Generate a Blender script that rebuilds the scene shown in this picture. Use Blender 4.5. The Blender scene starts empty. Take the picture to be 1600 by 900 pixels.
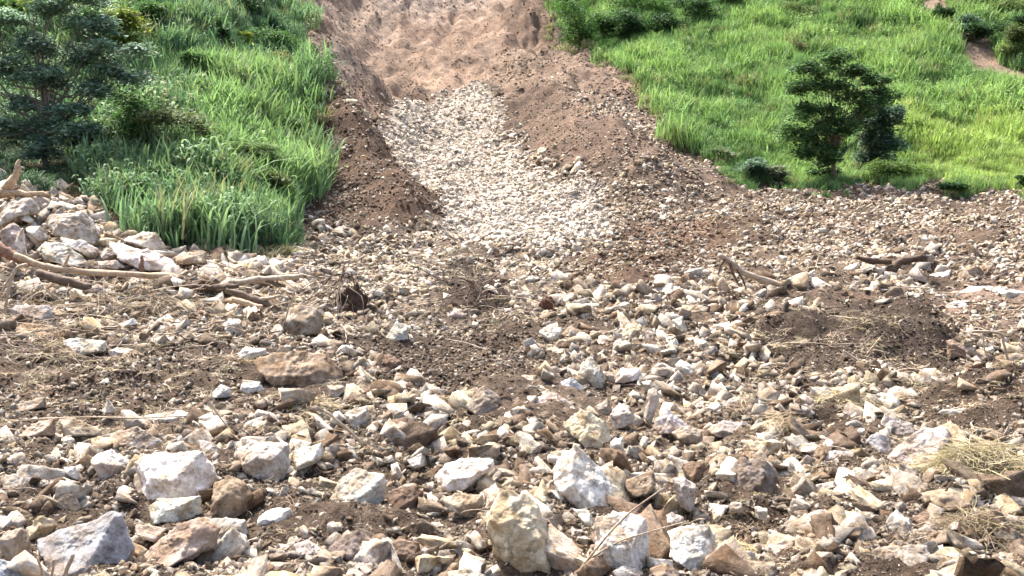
import bpy, math, random
import numpy as np
from mathutils import Vector

# ------------------------------------------------------------------ camera, sky, sun, exposure
SC = bpy.context.scene
COL = SC.collection
RNG = np.random.default_rng(11)
random.seed(5)
HFOV = math.radians(55.0)
FPX = 800.0 / math.tan(HFOV / 2)          # focal length in photograph pixels (1600 wide)
PITCH = math.radians(-4.0)
CAM_Z = 5.0
cam = bpy.data.cameras.new('camera')
cam.angle = HFOV
cam.clip_start = 0.1
cam.clip_end = 4000
camo = bpy.data.objects.new('camera', cam)
COL.objects.link(camo)
camo.location = (0, 0, CAM_Z)
camo.rotation_euler = (math.pi / 2 + PITCH, 0, 0)
SC.camera = camo

SUN_EL = math.radians(58)
SUN_AZ = math.radians(-38)                # clockwise from +Y: the sun stands behind and to the left
w = bpy.data.worlds.new('World'); SC.world = w; w.use_nodes = True
nt = w.node_tree
bg = nt.nodes['Background']
sky = nt.nodes.new('ShaderNodeTexSky')
sky.sky_type = 'NISHITA'; sky.sun_disc = False
sky.sun_elevation = SUN_EL; sky.sun_rotation = SUN_AZ
sky.air_density = 1.0; sky.dust_density = 6.0; sky.ozone_density = 0.6
nt.links.new(sky.outputs[0], bg.inputs[0])
bg.inputs[1].default_value = 0.15
sd = Vector((math.sin(SUN_AZ) * math.cos(SUN_EL), math.cos(SUN_AZ) * math.cos(SUN_EL), math.sin(SUN_EL)))
sun = bpy.data.lights.new('sun', 'SUN'); sun.energy = 4.0; sun.angle = math.radians(4.0); sun.color = (1.0, 0.95, 0.87)
suno = bpy.data.objects.new('sun', sun); COL.objects.link(suno)
suno.rotation_euler = sd.to_track_quat('Z', 'Y').to_euler()
suno.location = (0, 0, 60)
SC.view_settings.view_transform = 'Standard'
SC.view_settings.look = 'None'
SC.view_settings.exposure = 1.5
SC.view_settings.gamma = 1.0
SC.view_settings.use_curve_mapping = False
SC.cycles.use_denoising = True
SC.cycles.max_bounces = 4
SC.cycles.diffuse_bounces = 2
SC.cycles.transmission_bounces = 2
SC.cycles.transparent_max_bounces = 4
SC.cycles.volume_bounces = 0
SC.cycles.use_adaptive_sampling = True
SC.cycles.adaptive_threshold = 0.02

# ------------------------------------------------------------------ numeric helpers
def _hash(ix, iy, iz, seed):
    h = (ix.astype(np.int64) * 374761393 + iy.astype(np.int64) * 668265263 + iz.astype(np.int64) * 2147483647 + seed * 974711) & 0xFFFFFFFF
    h = ((h ^ (h >> 13)) * 1274126177) & 0xFFFFFFFF
    h = ((h ^ (h >> 16)) * 2246822519) & 0xFFFFFFFF
    return ((h ^ (h >> 15)) & 0xFFFF).astype(np.float32) / 32767.5 - 1.0

def vnoise(x, y, z=None, seed=0):
    """smooth value noise, about -1..1"""
    x = np.asarray(x, np.float64); y = np.asarray(y, np.float64)
    z = np.zeros_like(x) if z is None else np.asarray(z, np.float64)
    xi, yi, zi = np.floor(x), np.floor(y), np.floor(z)
    fx, fy, fz = x - xi, y - yi, z - zi
    fx = fx * fx * fx * (fx * (fx * 6 - 15) + 10); fy = fy * fy * fy * (fy * (fy * 6 - 15) + 10); fz = fz * fz * fz * (fz * (fz * 6 - 15) + 10)
    flat = not np.any(fz) and not np.any(zi)
    def layer(k):
        a = _hash(xi, yi, zi + k, seed); b = _hash(xi + 1, yi, zi + k, seed)
        c = _hash(xi, yi + 1, zi + k, seed); d = _hash(xi + 1, yi + 1, zi + k, seed)
        return (a + (b - a) * fx) * (1 - fy) + (c + (d - c) * fx) * fy
    l0 = layer(0)
    return l0 if flat else l0 + (layer(1) - l0) * fz

def fbm(x, y, z=None, octs=4, seed=0, gain=0.5):
    s = 0; a = 1.0; f = 1.0
    for o in range(octs):
        s = s + a * vnoise(x * f + 17.3 * o, y * f - 9.1 * o, None if z is None else z * f + 3.7 * o, seed + o)
        a *= gain; f *= 2.03
    return s

def inpoly(px, py, poly):
    px = np.asarray(px); py = np.asarray(py)
    c = np.zeros(px.shape, bool)
    n = len(poly)
    for i in range(n):
        x1, y1 = poly[i]; x2, y2 = poly[(i + 1) % n]
        if y1 == y2: continue
        k = ((y1 > py) != (y2 > py)) & (px < (x2 - x1) * (py - y1) / (y2 - y1) + x1)
        c ^= k
    return c

CP, SP = math.cos(PITCH), math.sin(PITCH)
def ray(px, row):
    """world direction of a photograph pixel, scaled to y = 1"""
    a = (np.asarray(px, float) - 800) / FPX; b = (450 - np.asarray(row, float)) / FPX
    yy = CP - b * SP; zz = SP + b * CP
    return a / yy, zz / yy                # x/y, z/y

def project(x, y, z):
    z = z - CAM_Z
    f = np.maximum(y * CP + z * SP, 0.05); u = -y * SP + z * CP
    return 800 + FPX * x / f, 450 - FPX * u / f, f

# ------------------------------------------------------------------ the lie of the land: surveyed points (pixel, pixel, distance in metres)
SURV = [
 # middle line, up the gully
 (800,1300,7.0),(800,1050,9.2),(800,900,11.5),(800,800,13.5),(800,700,16.5),(800,600,21.5),(800,520,28),(800,450,36),(800,400,44),(790,340,58),
 (740,250,80),(700,160,108),(690,110,124),(660,60,150),(660,0,182),(650,-120,245),(640,-300,360),
 # left
 (100,1300,7.0),(100,1050,9.2),(100,900,11.5),(100,800,13.5),(100,700,16.5),(100,600,21),(100,520,27),(100,450,34),(70,405,37),(60,350,39.5),(50,312,41.5),(60,292,49),
 (100,230,55),(100,150,62),(100,0,80),(100,-150,104),(100,-320,150),
 (200,400,38),(190,370,40),(200,330,44),
 (300,600,21),(300,450,34.5),(300,400,39.5),(300,330,46),(300,250,52),(300,100,66),(300,0,78),(300,-150,100),(300,-320,145),
 (430,600,21.3),(430,450,35.5),(420,400,41),(440,340,50),(440,250,60),(440,150,74),(430,50,92),(420,0,101),(410,-150,135),(400,-320,190),
 (495,330,52.5),(500,260,62),(500,190,73),(490,110,89),(470,20,112),
 (560,380,48),(545,320,54),(560,345,51.5),(590,310,62),(560,270,66),(580,230,80),(600,350,53.5),(650,340,57),(545,210,79),(560,150,97),(530,110,102),(560,80,128),(540,20,150),(540,-120,215),(530,-300,310),
 (640,280,72),(640,200,95),
 # right bank of the chute, its crest and the green slope
 (830,300,66),(860,270,70),(820,230,82),(800,180,98),(900,250,73),(900,180,90),(860,130,106),(800,110,114),(800,92,121),(870,95,119),(810,78,143),(880,60,140),(820,40,160),(840,0,182),(840,-150,260),(840,-320,380),
 (1000,900,11.5),(1000,700,16.5),(1000,520,28),(1000,450,36),(1000,400,44.5),(1000,340,56),(1000,290,64),(1000,250,71),(1000,200,81),(980,140,99),(940,85,122),(930,0,150),(930,-150,205),(940,-320,300),
 (1100,340,56),(1100,290,64.5),(1100,260,70),(1100,200,87),(1100,100,113),(1100,0,142),(1100,-150,190),(1100,-320,280),
 (1250,600,21.5),(1250,450,35.5),(1250,400,44),(1250,340,55.5),(1250,298,65),(1250,286,72),(1250,200,90),(1250,100,112),(1250,0,139),(1250,-150,186),(1250,-320,270),
 (1420,600,21.3),(1420,450,35),(1420,340,55),(1420,297,65),(1420,284,73),(1420,200,91),(1420,100,112),(1420,0,137),(1420,-150,183),(1420,-320,265),
 (1600,1300,7.0),(1600,1050,9.2),(1600,900,11.5),(1600,800,13.5),(1600,700,16.5),(1600,600,21),(1600,450,34),(1600,400,42),(1600,340,54),(1600,302,64),(1600,284,73),(1600,200,91),(1600,100,112),(1600,0,135),(1600,-150,180),(1600,-320,260),
 (2000,1050,9.2),(2000,700,16.5),(2000,450,33),(2000,340,52),(2000,300,63),(2000,200,88),(2000,0,130),(2000,-320,250),
 (-350,1050,9.2),(-350,700,16.5),(-350,520,26),(-350,420,34),(-350,300,45),(-350,150,60),(-350,0,77),(-350,-320,140),
 (2600,700,16.5),(2600,300,62),(2600,0,130),(-1000,700,16.5),(-1000,300,45),(-1000,0,77),
]
_S = np.array(SURV, float)
_u, _e = ray(_S[:, 0], _S[:, 1]); _v = np.log(_S[:, 2])
_far = [(u, math.log(760.0), 0.22) for u in (-1, -.5, 0, .5, 1)] + [(u, math.log(420.0), 0.315) for u in (-.9, -.45, .45, .9)]
_u = np.r_[_u, [f[0] for f in _far]]; _v = np.r_[_v, [f[1] for f in _far]]; _e = np.r_[_e, [f[2] for f in _far]]
_A = np.c_[_u * 2.2, _v]
def _kern(d2):
    return 0.5 * d2 * np.log(d2 + 1e-9)
_K = _kern(((_A[:, None] - _A[None]) ** 2).sum(-1)); n = len(_A)
_M = np.zeros((n + 3, n + 3)); _M[:n, :n] = _K + np.eye(n) * 2e-4; _M[:n, n] = 1; _M[:n, n + 1:] = _A; _M[n, :n] = 1; _M[n + 1:, :n] = _A.T
_W = np.linalg.solve(_M, np.r_[_e, 0, 0, 0])

def base_h(x, y):
    x = np.asarray(x, float).ravel(); y = np.asarray(y, float).ravel()
    yc = np.clip(y, 6.5, 760)
    u = np.clip(x / yc, -1.15, 1.15); v = np.log(yc)
    q = np.c_[u * 2.2, v]
    out = np.empty(len(q))
    for i in range(0, len(q), 60000):
        c = q[i:i + 60000]
        d2 = ((c[:, None, 0] - _A[None, :, 0]) ** 2 + (c[:, None, 1] - _A[None, :, 1]) ** 2)
        out[i:i + 60000] = _kern(d2) @ _W[:n] + _W[n] + c @ _W[n + 1:]
    return out * yc + CAM_Z

_T = np.exp(np.linspace(math.log(6.5), math.log(420), 900))
def cast(px, row):
    """where the line of sight through a pixel meets the smooth land"""
    u, e = ray(px, row)
    z = CAM_Z + e * _T
    h = base_h(u * _T, _T)
    k = np.argmax(z < h)
    if not (z < h).any(): k = len(_T) - 1
    d = _T[k]
    return np.array([u * d, d, CAM_Z + e * d])

# ------------------------------------------------------------------ what covers the land, as outlines on it
VEG_L = [(-1500,-700),(415,-700),(425,-150),(436,0),(468,60),(492,140),(486,230),(490,290),(455,335),(420,392),(300,394),(252,382),(200,366),(150,318),(60,293),(-60,295),(-1500,300)]
VEG_R = [(868,-700),(868,0),(880,62),(935,97),(990,128),(1038,176),(1062,222),(1110,264),(1180,286),(1250,292),(1350,289),(1600,300),(3000,300),(3000,-700)]
BARE_R = [(1385,-14),(1425,22),(1470,66),(1510,106),(1560,150),(1605,150),(1605,112),(1572,84),(1535,58),(1500,32),(1480,4),(1470,-14)]
C_SOIL=(.078,.057,.043); C_DARK=(.055,.041,.032); C_TAN=(.30,.215,.150); C_PINK=(.215,.158,.122); C_GREY=(.30,.265,.225); C_BRN=(.100,.066,.047); C_VEG=(.040,.055,.026); C_DUST=(.115,.086,.065)
# outline, soil colour, stones (0..1.5), largest stone (m), chance a stone is pale
REG = [
 ([(-2000,2000),(-2000,-2000),(3500,-2000),(3500,2000)], C_SOIL, 1.1, .85, .60),
 ([(-2000,700),(-2000,560),(360,545),(640,600),(400,650),(0,660)], C_SOIL, .75, .25, .35),
 ([(560,500),(860,470),(900,520),(850,600),(760,640),(600,600)], C_SOIL, .85, .18, .32),
 ([(850,520),(1000,500),(1120,560),(1240,650),(1100,700),(840,640)], C_DUST, 1.3, .85, .68),
 ([(430,500),(420,400),(560,375),(640,350),(760,330),(960,300),(1000,360),(920,420),(830,500),(600,520)], (.13,.102,.08), 1.7, .55, .82),
 ([(900,300),(1100,265),(1250,295),(1600,302),(3000,302),(3000,430),(1500,430),(1250,440),(1000,430),(940,360)], (.105,.077,.058), 1.35, .42, .68),
 ([(900,400),(1000,350),(1180,340),(1100,420),(980,450),(900,440)], C_BRN, .85, .3, .35),
 ([(1180,490),(1300,478),(1440,470),(1500,520),(1490,580),(1380,600),(1240,590),(1190,560)], C_DARK, .55, .14, .28),
 ([(1500,640),(1520,590),(1700,565),(1700,640)], C_DARK, .4, .10, .2),
 ([(1560,430),(1480,450),(1440,480),(1560,520),(1900,520),(1900,430)], (.17,.125,.10), 1.0, .4, .5),
 ([(660,470),(700,425),(745,415),(790,440),(800,490),(720,500)], C_DARK, .45, .12, .15),
 # the upper bowl and its rim
 ([(425,-400),(438,0),(470,60),(492,130),(520,160),(600,185),(700,150),(760,150),(770,95),(870,90),(868,-400)], C_PINK, .7, .3, .4),
 ([(490,0),(620,10),(760,60),(700,75),(540,60),(470,30)], (.22,.168,.135), .7, .35, .5),
 ([(560,-10),(770,-10),(760,28),(660,34),(590,24)], (.215,.172,.145), .6, .5, .45),
 ([(620,50),(860,40),(860,82),(700,84),(640,70)], (.180,.125,.094), .6, .3, .4),
 ([(515,105),(560,100),(598,128),(590,160),(545,165),(510,150)], (.175,.135,.112), .35, .5, .5),
 ([(785,52),(830,40),(862,12),(868,84),(800,82)], (.135,.094,.070), .35, .4, .4),
 ([(-600,450),(-600,296),(60,296),(170,335),(300,384),(430,398),(470,420),(460,445),(250,440),(0,430)], (.16,.125,.101), 1.5, 1.2, .9),
 ([(590,90),(760,84),(770,150),(690,160),(600,170)], (.205,.147,.111), .6, .3, .4),
 ([(495,165),(560,160),(600,190),(640,180),(610,240),(590,280),(540,250),(500,220)], (.205,.146,.110), .6, .5, .5),
 ([(488,175),(525,180),(565,215),(540,240),(500,230)], (.24,.15,.11), .6, .4, .4),
 ([(486,230),(520,240),(560,270),(620,300),(690,350),(640,368),(560,362),(500,350),(470,320)], C_BRN, .7, .3, .45),
 ([(752,92),(870,85),(930,97),(1038,176),(1062,222),(1120,268),(1000,300),(900,290),(800,210),(770,150)], (.165,.120,.090), 1.25, .5, .6),
 ([(780,185),(870,160),(905,180),(880,225),(860,250),(800,225)], (.105,.074,.055), .6, .22, .45),
 ([(830,238),(905,215),(985,240),(1000,285),(930,300),(860,275)], (.115,.080,.060), .6, .22, .45),
 ([(930,110),(1000,150),(1050,215),(1010,230),(950,180),(890,130)], (.145,.103,.078), 1.15, .5, .55),
 ([(600,215),(640,175),(690,158),(745,160),(785,195),(800,240),(850,285),(940,312),(945,350),(900,385),(820,395),(740,372),(680,340),(625,295),(595,255)], C_GREY, 2.0, .5, .95),
]
_warp = lambda px, row, x, y: (px + 14 * fbm(px * .021, row * .03, octs=3, seed=41), row + 9 * fbm(px * .02 + 50, row * .03, octs=3, seed=47))
def cover(px, row):
    """index of the topmost outline over each point; -1 left green, -2 right green"""
    wx, wy = _warp(px, row, None, None)
    r = np.zeros(px.shape, int)
    for i, g in enumerate(REG):
        r[inpoly(wx, wy, g[0])] = i
    r[inpoly(wx, wy, VEG_L)] = -1
    vr = inpoly(wx, wy, VEG_R) & ~inpoly(wx, wy, BARE_R)
    r[vr] = -2
    r[inpoly(wx, wy, BARE_R)] = 11
    return r

BUMPS = []   # (x, y, radius across, radius along, height)
def bump(px, row, rx, ry, h):
    p = cast(px, row); BUMPS.append((p[0], p[1], rx, ry, h))
bump(1385, 545, 1.6, 1.3, .75); bump(1590, 640, 1.3, 1.1, .75); bump(745, 478, 1.25, 1.0, .8); bump(545, 480, 1.0, .9, .5); bump(1180, 492, 1.0, .8, .35)
bump(1250, 520, 1.2, 1.0, .35); bump(640, 480, 1.6, 1.2, .4); bump(230, 470, 3.2, 1.5, .45); bump(1420, 425, 2.2, 1.5, .5); bump(1520, 800, .8, .7, .4)
bump(820, 700, .8, .8, .22); bump(450, 600, 1.2, 1.0, .25)

for q in range(9):   # the levees on both sides of the chute and the cut bank of the bowl
    t_ = q / 8
    bump(500 + 130 * t_ ** 1.2, 205 + 138 * t_, 2.1 + .8 * (1 - t_), 3.2, .9 + .9 * math.sin(q * 2.1) ** 2)
    bump(800 + 190 * t_, 128 + 160 * t_, 3.4, 4.5, .8 + 1.0 * math.sin(q * 1.7 + 1) ** 2)
for q in range(5):
    bump(815 + 12 * q, 78 - 14 * q, 5.5, 5.0, 2.4); bump(505 + 18 * q, 125 + 8 * q, 4.0, 5.0, .9)
def height(x, y):
    sh = np.shape(x)
    x = np.asarray(x, float).ravel(); y = np.asarray(y, float).ravel()
    h = base_h(x, y)
    px, row, f = project(x, y, h)
    veg = (inpoly(px, row, VEG_L) | inpoly(px, row, VEG_R)) & (y > 30)
    d = np.hypot(x, y)
    far = np.clip((d - 70) / 60, 0, 1)
    n = .24 * vnoise(x / 2.6, y / 2.6, seed=1) + .16 * vnoise(x / 1.1, y / 1.1, seed=2) + .085 * vnoise(x / .45, y / .45, seed=3)
    n += .042 * vnoise(x / .19, y / .19, seed=4) * (d < 45) + .016 * vnoise(x / .085, y / .085, seed=5) * (d < 25)
    n += (.42 * vnoise(x / 6, y / 6, seed=6) + .22 * np.abs(vnoise(x / 2.2, y / 3.0, seed=20)) + .15 * vnoise(x / .9, y / 1.1, seed=21)) * np.clip((d - 20) / 30, 0, 1)
    # rills and ledges of the upper bowl
    g = np.abs(vnoise(x / 5.5 + 1.2 * vnoise(x / 9, y / 14, seed=9), y / 26, seed=7))
    n += far * (~veg) * (1.6 * g - .5 + .16 * vnoise(x / .7, y / 1.3, seed=14) + .4 * np.abs(vnoise(x / 5 + y / 9, y / 1.9, seed=15)) + .4 * vnoise(x / 14, y / 4.0 + x / 30, seed=8) + .3 * vnoise(x / 2.4, y / 3.4, seed=12) + .4 * vnoise(x / 1.1, y / 1.6, seed=13))
    tr = h / 2.6 + .9 * vnoise(x / 13, y / 13, seed=16) + .35 * vnoise(x / 3, y / 3, seed=17); fr = tr - np.floor(tr)
    n += far * (~veg) * (.55 * (np.clip(fr * 2.2 - .6, 0, 1) - fr) + 1.3 * np.abs(vnoise(x / 2.7 + .5 * vnoise(x / 4, y / 7, seed=18), y / 24, seed=19)) + .6 * np.abs(vnoise(x / 1.3 + .4 * vnoise(x / 3, y / 5, seed=22), y / 14, seed=23)))
    n = np.where(veg, .5 * vnoise(x / 6, y / 6, seed=10) + .2 * vnoise(x / 2, y / 2, seed=11), n)
    for bx, by, rx, ry, bh in BUMPS:
        n += bh * np.exp(-(((x - bx) / rx) ** 2 + ((y - by) / ry) ** 2))
    return (h + n).reshape(sh)

# ------------------------------------------------------------------ mesh, material and naming helpers
def mk_mesh(name, V, F, mat=None, smooth=True, attr=None):
    V = np.asarray(V, np.float32); F = np.asarray(F, np.int32)
    m = bpy.data.meshes.new(name)
    k = F.shape[1]
    m.vertices.add(len(V)); m.vertices.foreach_set('co', V.ravel())
    m.loops.add(F.size); m.loops.foreach_set('vertex_index', F.ravel())
    m.polygons.add(len(F)); m.polygons.foreach_set('loop_start', np.arange(0, F.size, k, dtype=np.int32))
    if smooth: m.polygons.foreach_set('use_smooth', np.ones(len(F), bool))
    m.update(calc_edges=True)
    if attr is not None:
        a = m.color_attributes.new('col', 'FLOAT_COLOR', 'POINT')
        a.data.foreach_set('color', np.c_[attr, np.ones(len(V))].astype(np.float32).ravel())
    if mat: m.materials.append(mat)
    return m

def link(name, mesh, parent=None, loc=None, label=None, cat=None, group=None, kind=None, color=None):
    o = bpy.data.objects.new(name, mesh)
    COL.objects.link(o)
    if parent: o.parent = parent
    if loc is not None: o.location = [float(c) for c in loc]
    if label: o['label'] = label
    if cat: o['category'] = cat
    if group: o['group'] = group
    if kind: o['kind'] = kind
    if color: o.color = (*color, 1)
    return o

class MB:
    """collects pieces of one mesh"""
    def __init__(s): s.V = []; s.F = []; s.C = []; s.n = 0
    def add(s, V, F, c=None):
        s.V.append(np.asarray(V, float)); s.F.append(np.asarray(F, int) + s.n); s.n += len(V)
        if c is not None: s.C.append(np.tile(np.asarray(c, float), (len(V), 1)) if np.ndim(c) == 1 else c)
    def mesh(s, name, mat, smooth=True):
        return mk_mesh(name, np.concatenate(s.V), np.concatenate(s.F), mat, smooth, np.concatenate(s.C) if s.C else None)

def tube(P, R, sides=7, rough=0.0, seed=0, cap=True):
    """tapered, slightly knotted round bar along the points P with radii R, as quads"""
    P = np.asarray(P, float); R = np.asarray(R, float); n = len(P)
    T = np.gradient(P, axis=0); T /= np.linalg.norm(T, axis=1)[:, None] + 1e-9
    up = np.array([0, 0, 1.0]) if abs(T[0][2]) < .9 else np.array([1.0, 0, 0])
    V = []
    for i in range(n):
        a = np.cross(T[i], up); a /= np.linalg.norm(a) + 1e-9; b = np.cross(a, T[i])
        ang = np.arange(sides) / sides * 2 * math.pi
        r = R[i] * (1 + rough * vnoise(np.cos(ang) * 1.3 + seed, np.sin(ang) * 1.3 + i * .45, seed=seed))
        V.append(P[i] + np.cos(ang)[:, None] * a * r[:, None] + np.sin(ang)[:, None] * b * r[:, None])
    if cap:
        V.append(np.tile(P[-1] + T[-1] * R[-1] * .3, (sides, 1))); V.insert(0, np.tile(P[0] - T[0] * R[0] * .1, (sides, 1))); n += 2
    V = np.concatenate(V)
    F = []
    for i in range(n - 1):
        for j in range(sides):
            k = (j + 1) % sides
            F.append((i * sides + j, i * sides + k, (i + 1) * sides + k, (i + 1) * sides + j))
    return V, np.array(F)

def curve_pts(P, m):
    """m points on a smooth line through the points P"""
    P = np.asarray(P, float); t = np.linspace(0, len(P) - 1, m); out = []
    for s in t:
        i = min(int(s), len(P) - 2); f = s - i
        p0, p1, p2, p3 = P[max(i - 1, 0)], P[i], P[i + 1], P[min(i + 2, len(P) - 1)]
        out.append(.5 * ((2 * p1) + (-p0 + p2) * f + (2 * p0 - 5 * p1 + 4 * p2 - p3) * f * f + (-p0 + 3 * p1 - 3 * p2 + p3) * f ** 3))
    return np.array(out)

class NT:
    def __init__(s, name):
        s.m = bpy.data.materials.new(name); s.m.use_nodes = True
        s.t = s.m.node_tree; s.b = s.t.nodes['Principled BSDF']; s.out = s.t.nodes['Material Output']
    def n(s, typ, **kw):
        x = s.t.nodes.new(typ)
        for k, v in kw.items():
            if k.startswith('i_'): x.inputs[k[2:].replace('_', ' ')].default_value = v
            else: setattr(x, k, v)
        return x
    def l(s, a, b): s.t.links.new(a, b)
    def noise(s, vec, scale, detail=6, rough=.6, dist=0.0):
        x = s.n('ShaderNodeTexNoise'); x.inputs['Scale'].default_value = scale; x.inputs['Detail'].default_value = detail
        x.inputs['Roughness'].default_value = rough; x.inputs['Distortion'].default_value = dist
        s.l(vec, x.inputs['Vector']); return x.outputs['Fac']
    def ramp(s, fac, stops):
        x = s.n('ShaderNodeValToRGB'); el = x.color_ramp.elements
        while len(el) < len(stops): el.new(.5)
        for e, (p, c) in zip(el, stops): e.position = p; e.color = (*c, 1) if len(c) == 3 else c
        s.l(fac, x.inputs[0]); return x.outputs[0]
    def mix(s, mode, fac, a, b):
        x = s.n('ShaderNodeMix', data_type='RGBA', blend_type=mode)
        for sock, v in ((x.inputs[0], fac), (x.inputs[6], a), (x.inputs[7], b)):
            if hasattr(v, 'is_linked'): s.l(v, sock)
            else: sock.default_value = v if not isinstance(v, tuple) else (*v, 1)
        return x.outputs[2]
    def bump(s, fac, strength, dist, prev=None):
        x = s.n('ShaderNodeBump'); x.inputs['Strength'].default_value = strength; x.inputs['Distance'].default_value = dist
        s.l(fac, x.inputs['Height'])
        if prev: s.l(prev, x.inputs['Normal'])
        return x.outputs[0]

def soil_material():
    k = NT('soil'); co = k.n('ShaderNodeNewGeometry').outputs['Position']
    a = k.n('ShaderNodeAttribute', attribute_name='col').outputs['Color']
    n1 = k.noise(co, .9, 8, .65); n2 = k.noise(co, 7.0, 8, .7); n3 = k.noise(co, 38, 4, .7)
    c = k.mix('MULTIPLY', 1.0, a, k.ramp(n1, [(.30, (.62, .60, .58)), (.52, (1, 1, 1)), (.72, (1.35, 1.32, 1.28))]))
    c = k.mix('MULTIPLY', 1.0, c, k.ramp(n2, [(.30, (.55, .53, .50)), (.5, (1, 1, 1)), (.70, (1.55, 1.52, 1.48))]))
    n0 = k.noise(co, .16, 6, .65, .8); c = k.mix('MULTIPLY', 1.0, c, k.ramp(n0, [(.32, (.66, .60, .56)), (.5, (1, 1, 1)), (.68, (1.28, 1.24, 1.2))]))
    v = k.n('ShaderNodeTexVoronoi', feature='F1'); v.inputs['Scale'].default_value = 16; k.l(co, v.inputs['Vector'])
    crumb = k.ramp(v.outputs['Distance'], [(.0, (1, 1, 1)), (.5, (0, 0, 0))])
    c = k.mix('MULTIPLY', .55, c, k.ramp(v.outputs['Color'], [(.1, (.55, .53, .5)), (.9, (1.6, 1.58, 1.52))]))
    k.l(c, k.b.inputs['Base Color']); k.b.inputs['Roughness'].default_value = .95; k.b.inputs['Specular IOR Level'].default_value = .15
    b = k.bump(n1, .7, .5); b = k.bump(n2, .9, .12, b); b = k.bump(crumb, .7, .03, b); b = k.bump(n3, .6, .02, b)
    k.l(b, k.b.inputs['Normal']); return k.m

def rock_material(name, instanced):
    k = NT(name); tc = k.n('ShaderNodeTexCoord').outputs['Object']
    info = k.n('ShaderNodeObjectInfo')
    off = k.n('ShaderNodeVectorMath', operation='SCALE'); off.inputs[0].default_value = (37, 91, 53); k.l(info.outputs['Random'], off.inputs['Scale'])
    ad = k.n('ShaderNodeVectorMath', operation='ADD'); k.l(tc, ad.inputs[0]); k.l(off.outputs[0], ad.inputs[1]); co = ad.outputs[0]
    if instanced: base = k.n('ShaderNodeAttribute', attribute_name='col', attribute_type='INSTANCER').outputs['Color']; S = 1.0
    else: base = info.outputs['Color']; S = 2.2
    n1 = k.noise(co, 1.1 * S, 5, .6, .4); n2 = k.noise(co, 3.4 * S, 8, .68, .3); n3 = k.noise(co, 15 * S, 5, .7)
    stain = k.mix('MULTIPLY', 1.0, base, (.60, .50, .40))
    c = k.mix('MIX', k.ramp(n1, [(.42, (0, 0, 0)), (.62, (.95, .95, .95))]), base, stain)
    c = k.mix('MULTIPLY', 1.0, c, k.ramp(n2, [(.30, (.36, .35, .34)), (.50, (1, 1, 1)), (.70, (1.16, 1.15, 1.13))]))
    c = k.mix('MULTIPLY', .8, c, k.ramp(n3, [(.30, (.62, .60, .58)), (.5, (1, 1, 1)), (.7, (1.12, 1.12, 1.12))]))
    k.l(c, k.b.inputs['Base Color']); k.b.inputs['Roughness'].default_value = .9; k.b.inputs['Specular IOR Level'].default_value = .2
    w_ = k.n('ShaderNodeTexVoronoi', feature='DISTANCE_TO_EDGE'); w_.inputs['Scale'].default_value = 1.6 * S; k.l(co, w_.inputs['Vector'])
    crack = k.ramp(w_.outputs['Distance'], [(.0, (0, 0, 0)), (.05, (1, 1, 1))])
    d = .10 if instanced else .05
    b = k.bump(n2, .8, d); b = k.bump(n3, .6, d * .3, b)
    if not instanced: b = k.bump(crack, .25, .02, b)
    k.l(b, k.b.inputs['Normal']); return k.m

def leaf_material(name, instanced, trans=.38):
    k = NT(name)
    if instanced: base = k.n('ShaderNodeAttribute', attribute_name='col', attribute_type='INSTANCER').outputs['Color']
    else: base = k.n('ShaderNodeAttribute', attribute_name='col').outputs['Color']
    k.l(base, k.b.inputs['Base Color']); k.b.inputs['Roughness'].default_value = .62; k.b.inputs['Specular IOR Level'].default_value = .22
    tr = k.n('ShaderNodeBsdfTranslucent'); k.l(k.mix('MULTIPLY', 1.0, base, (1.1, 1.12, .85)), tr.inputs['Color'])
    mx = k.n('ShaderNodeMixShader'); mx.inputs[0].default_value = trans
    k.l(k.b.outputs[0], mx.inputs[1]); k.l(tr.outputs[0], mx.inputs[2]); k.l(mx.outputs[0], k.out.inputs[0]); return k.m

def wood_material(name, c1, c2, scale=6.0):
    k = NT(name); co = k.n('ShaderNodeTexCoord').outputs['Object']
    n1 = k.noise(co, scale, 8, .7, 1.2); n2 = k.noise(co, scale * 6, 4, .7)
    c = k.ramp(n1, [(.32, c1), (.66, c2)])
    c = k.mix('MULTIPLY', .8, c, k.ramp(n2, [(.3, (.5, .48, .45)), (.6, (1.15, 1.15, 1.15))]))
    k.l(c, k.b.inputs['Base Color']); k.b.inputs['Roughness'].default_value = .85
    b = k.bump(n1, .7, .03); b = k.bump(n2, .5, .01, b); k.l(b, k.b.inputs['Normal']); return k.m

M_SOIL = soil_material(); M_ROCK = rock_material('rock', False); M_STONE = rock_material('rubble', True)
M_GRASS = leaf_material('grass', True); M_LEAF = leaf_material('leaves', False)
M_STRAW = leaf_material('straw', False, .15); M_STRAWI = leaf_material('straw_litter', True, .15)
M_BARK = wood_material('bark', (.055, .035, .025), (.19, .135, .095)); M_PEEL = wood_material('peeled_wood', (.27, .175, .105), (.55, .42, .29), 4)
M_PALE = wood_material('weathered_wood', (.27, .20, .14), (.52, .43, .33)); M_DARKW = wood_material('dark_root', (.035, .022, .016), (.12, .075, .05))
M_TRUNK = wood_material('trunk', (.09, .075, .06), (.26, .22, .18)); M_RED = wood_material('rust_wood', (.15, .075, .048), (.29, .17, .11))

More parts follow.
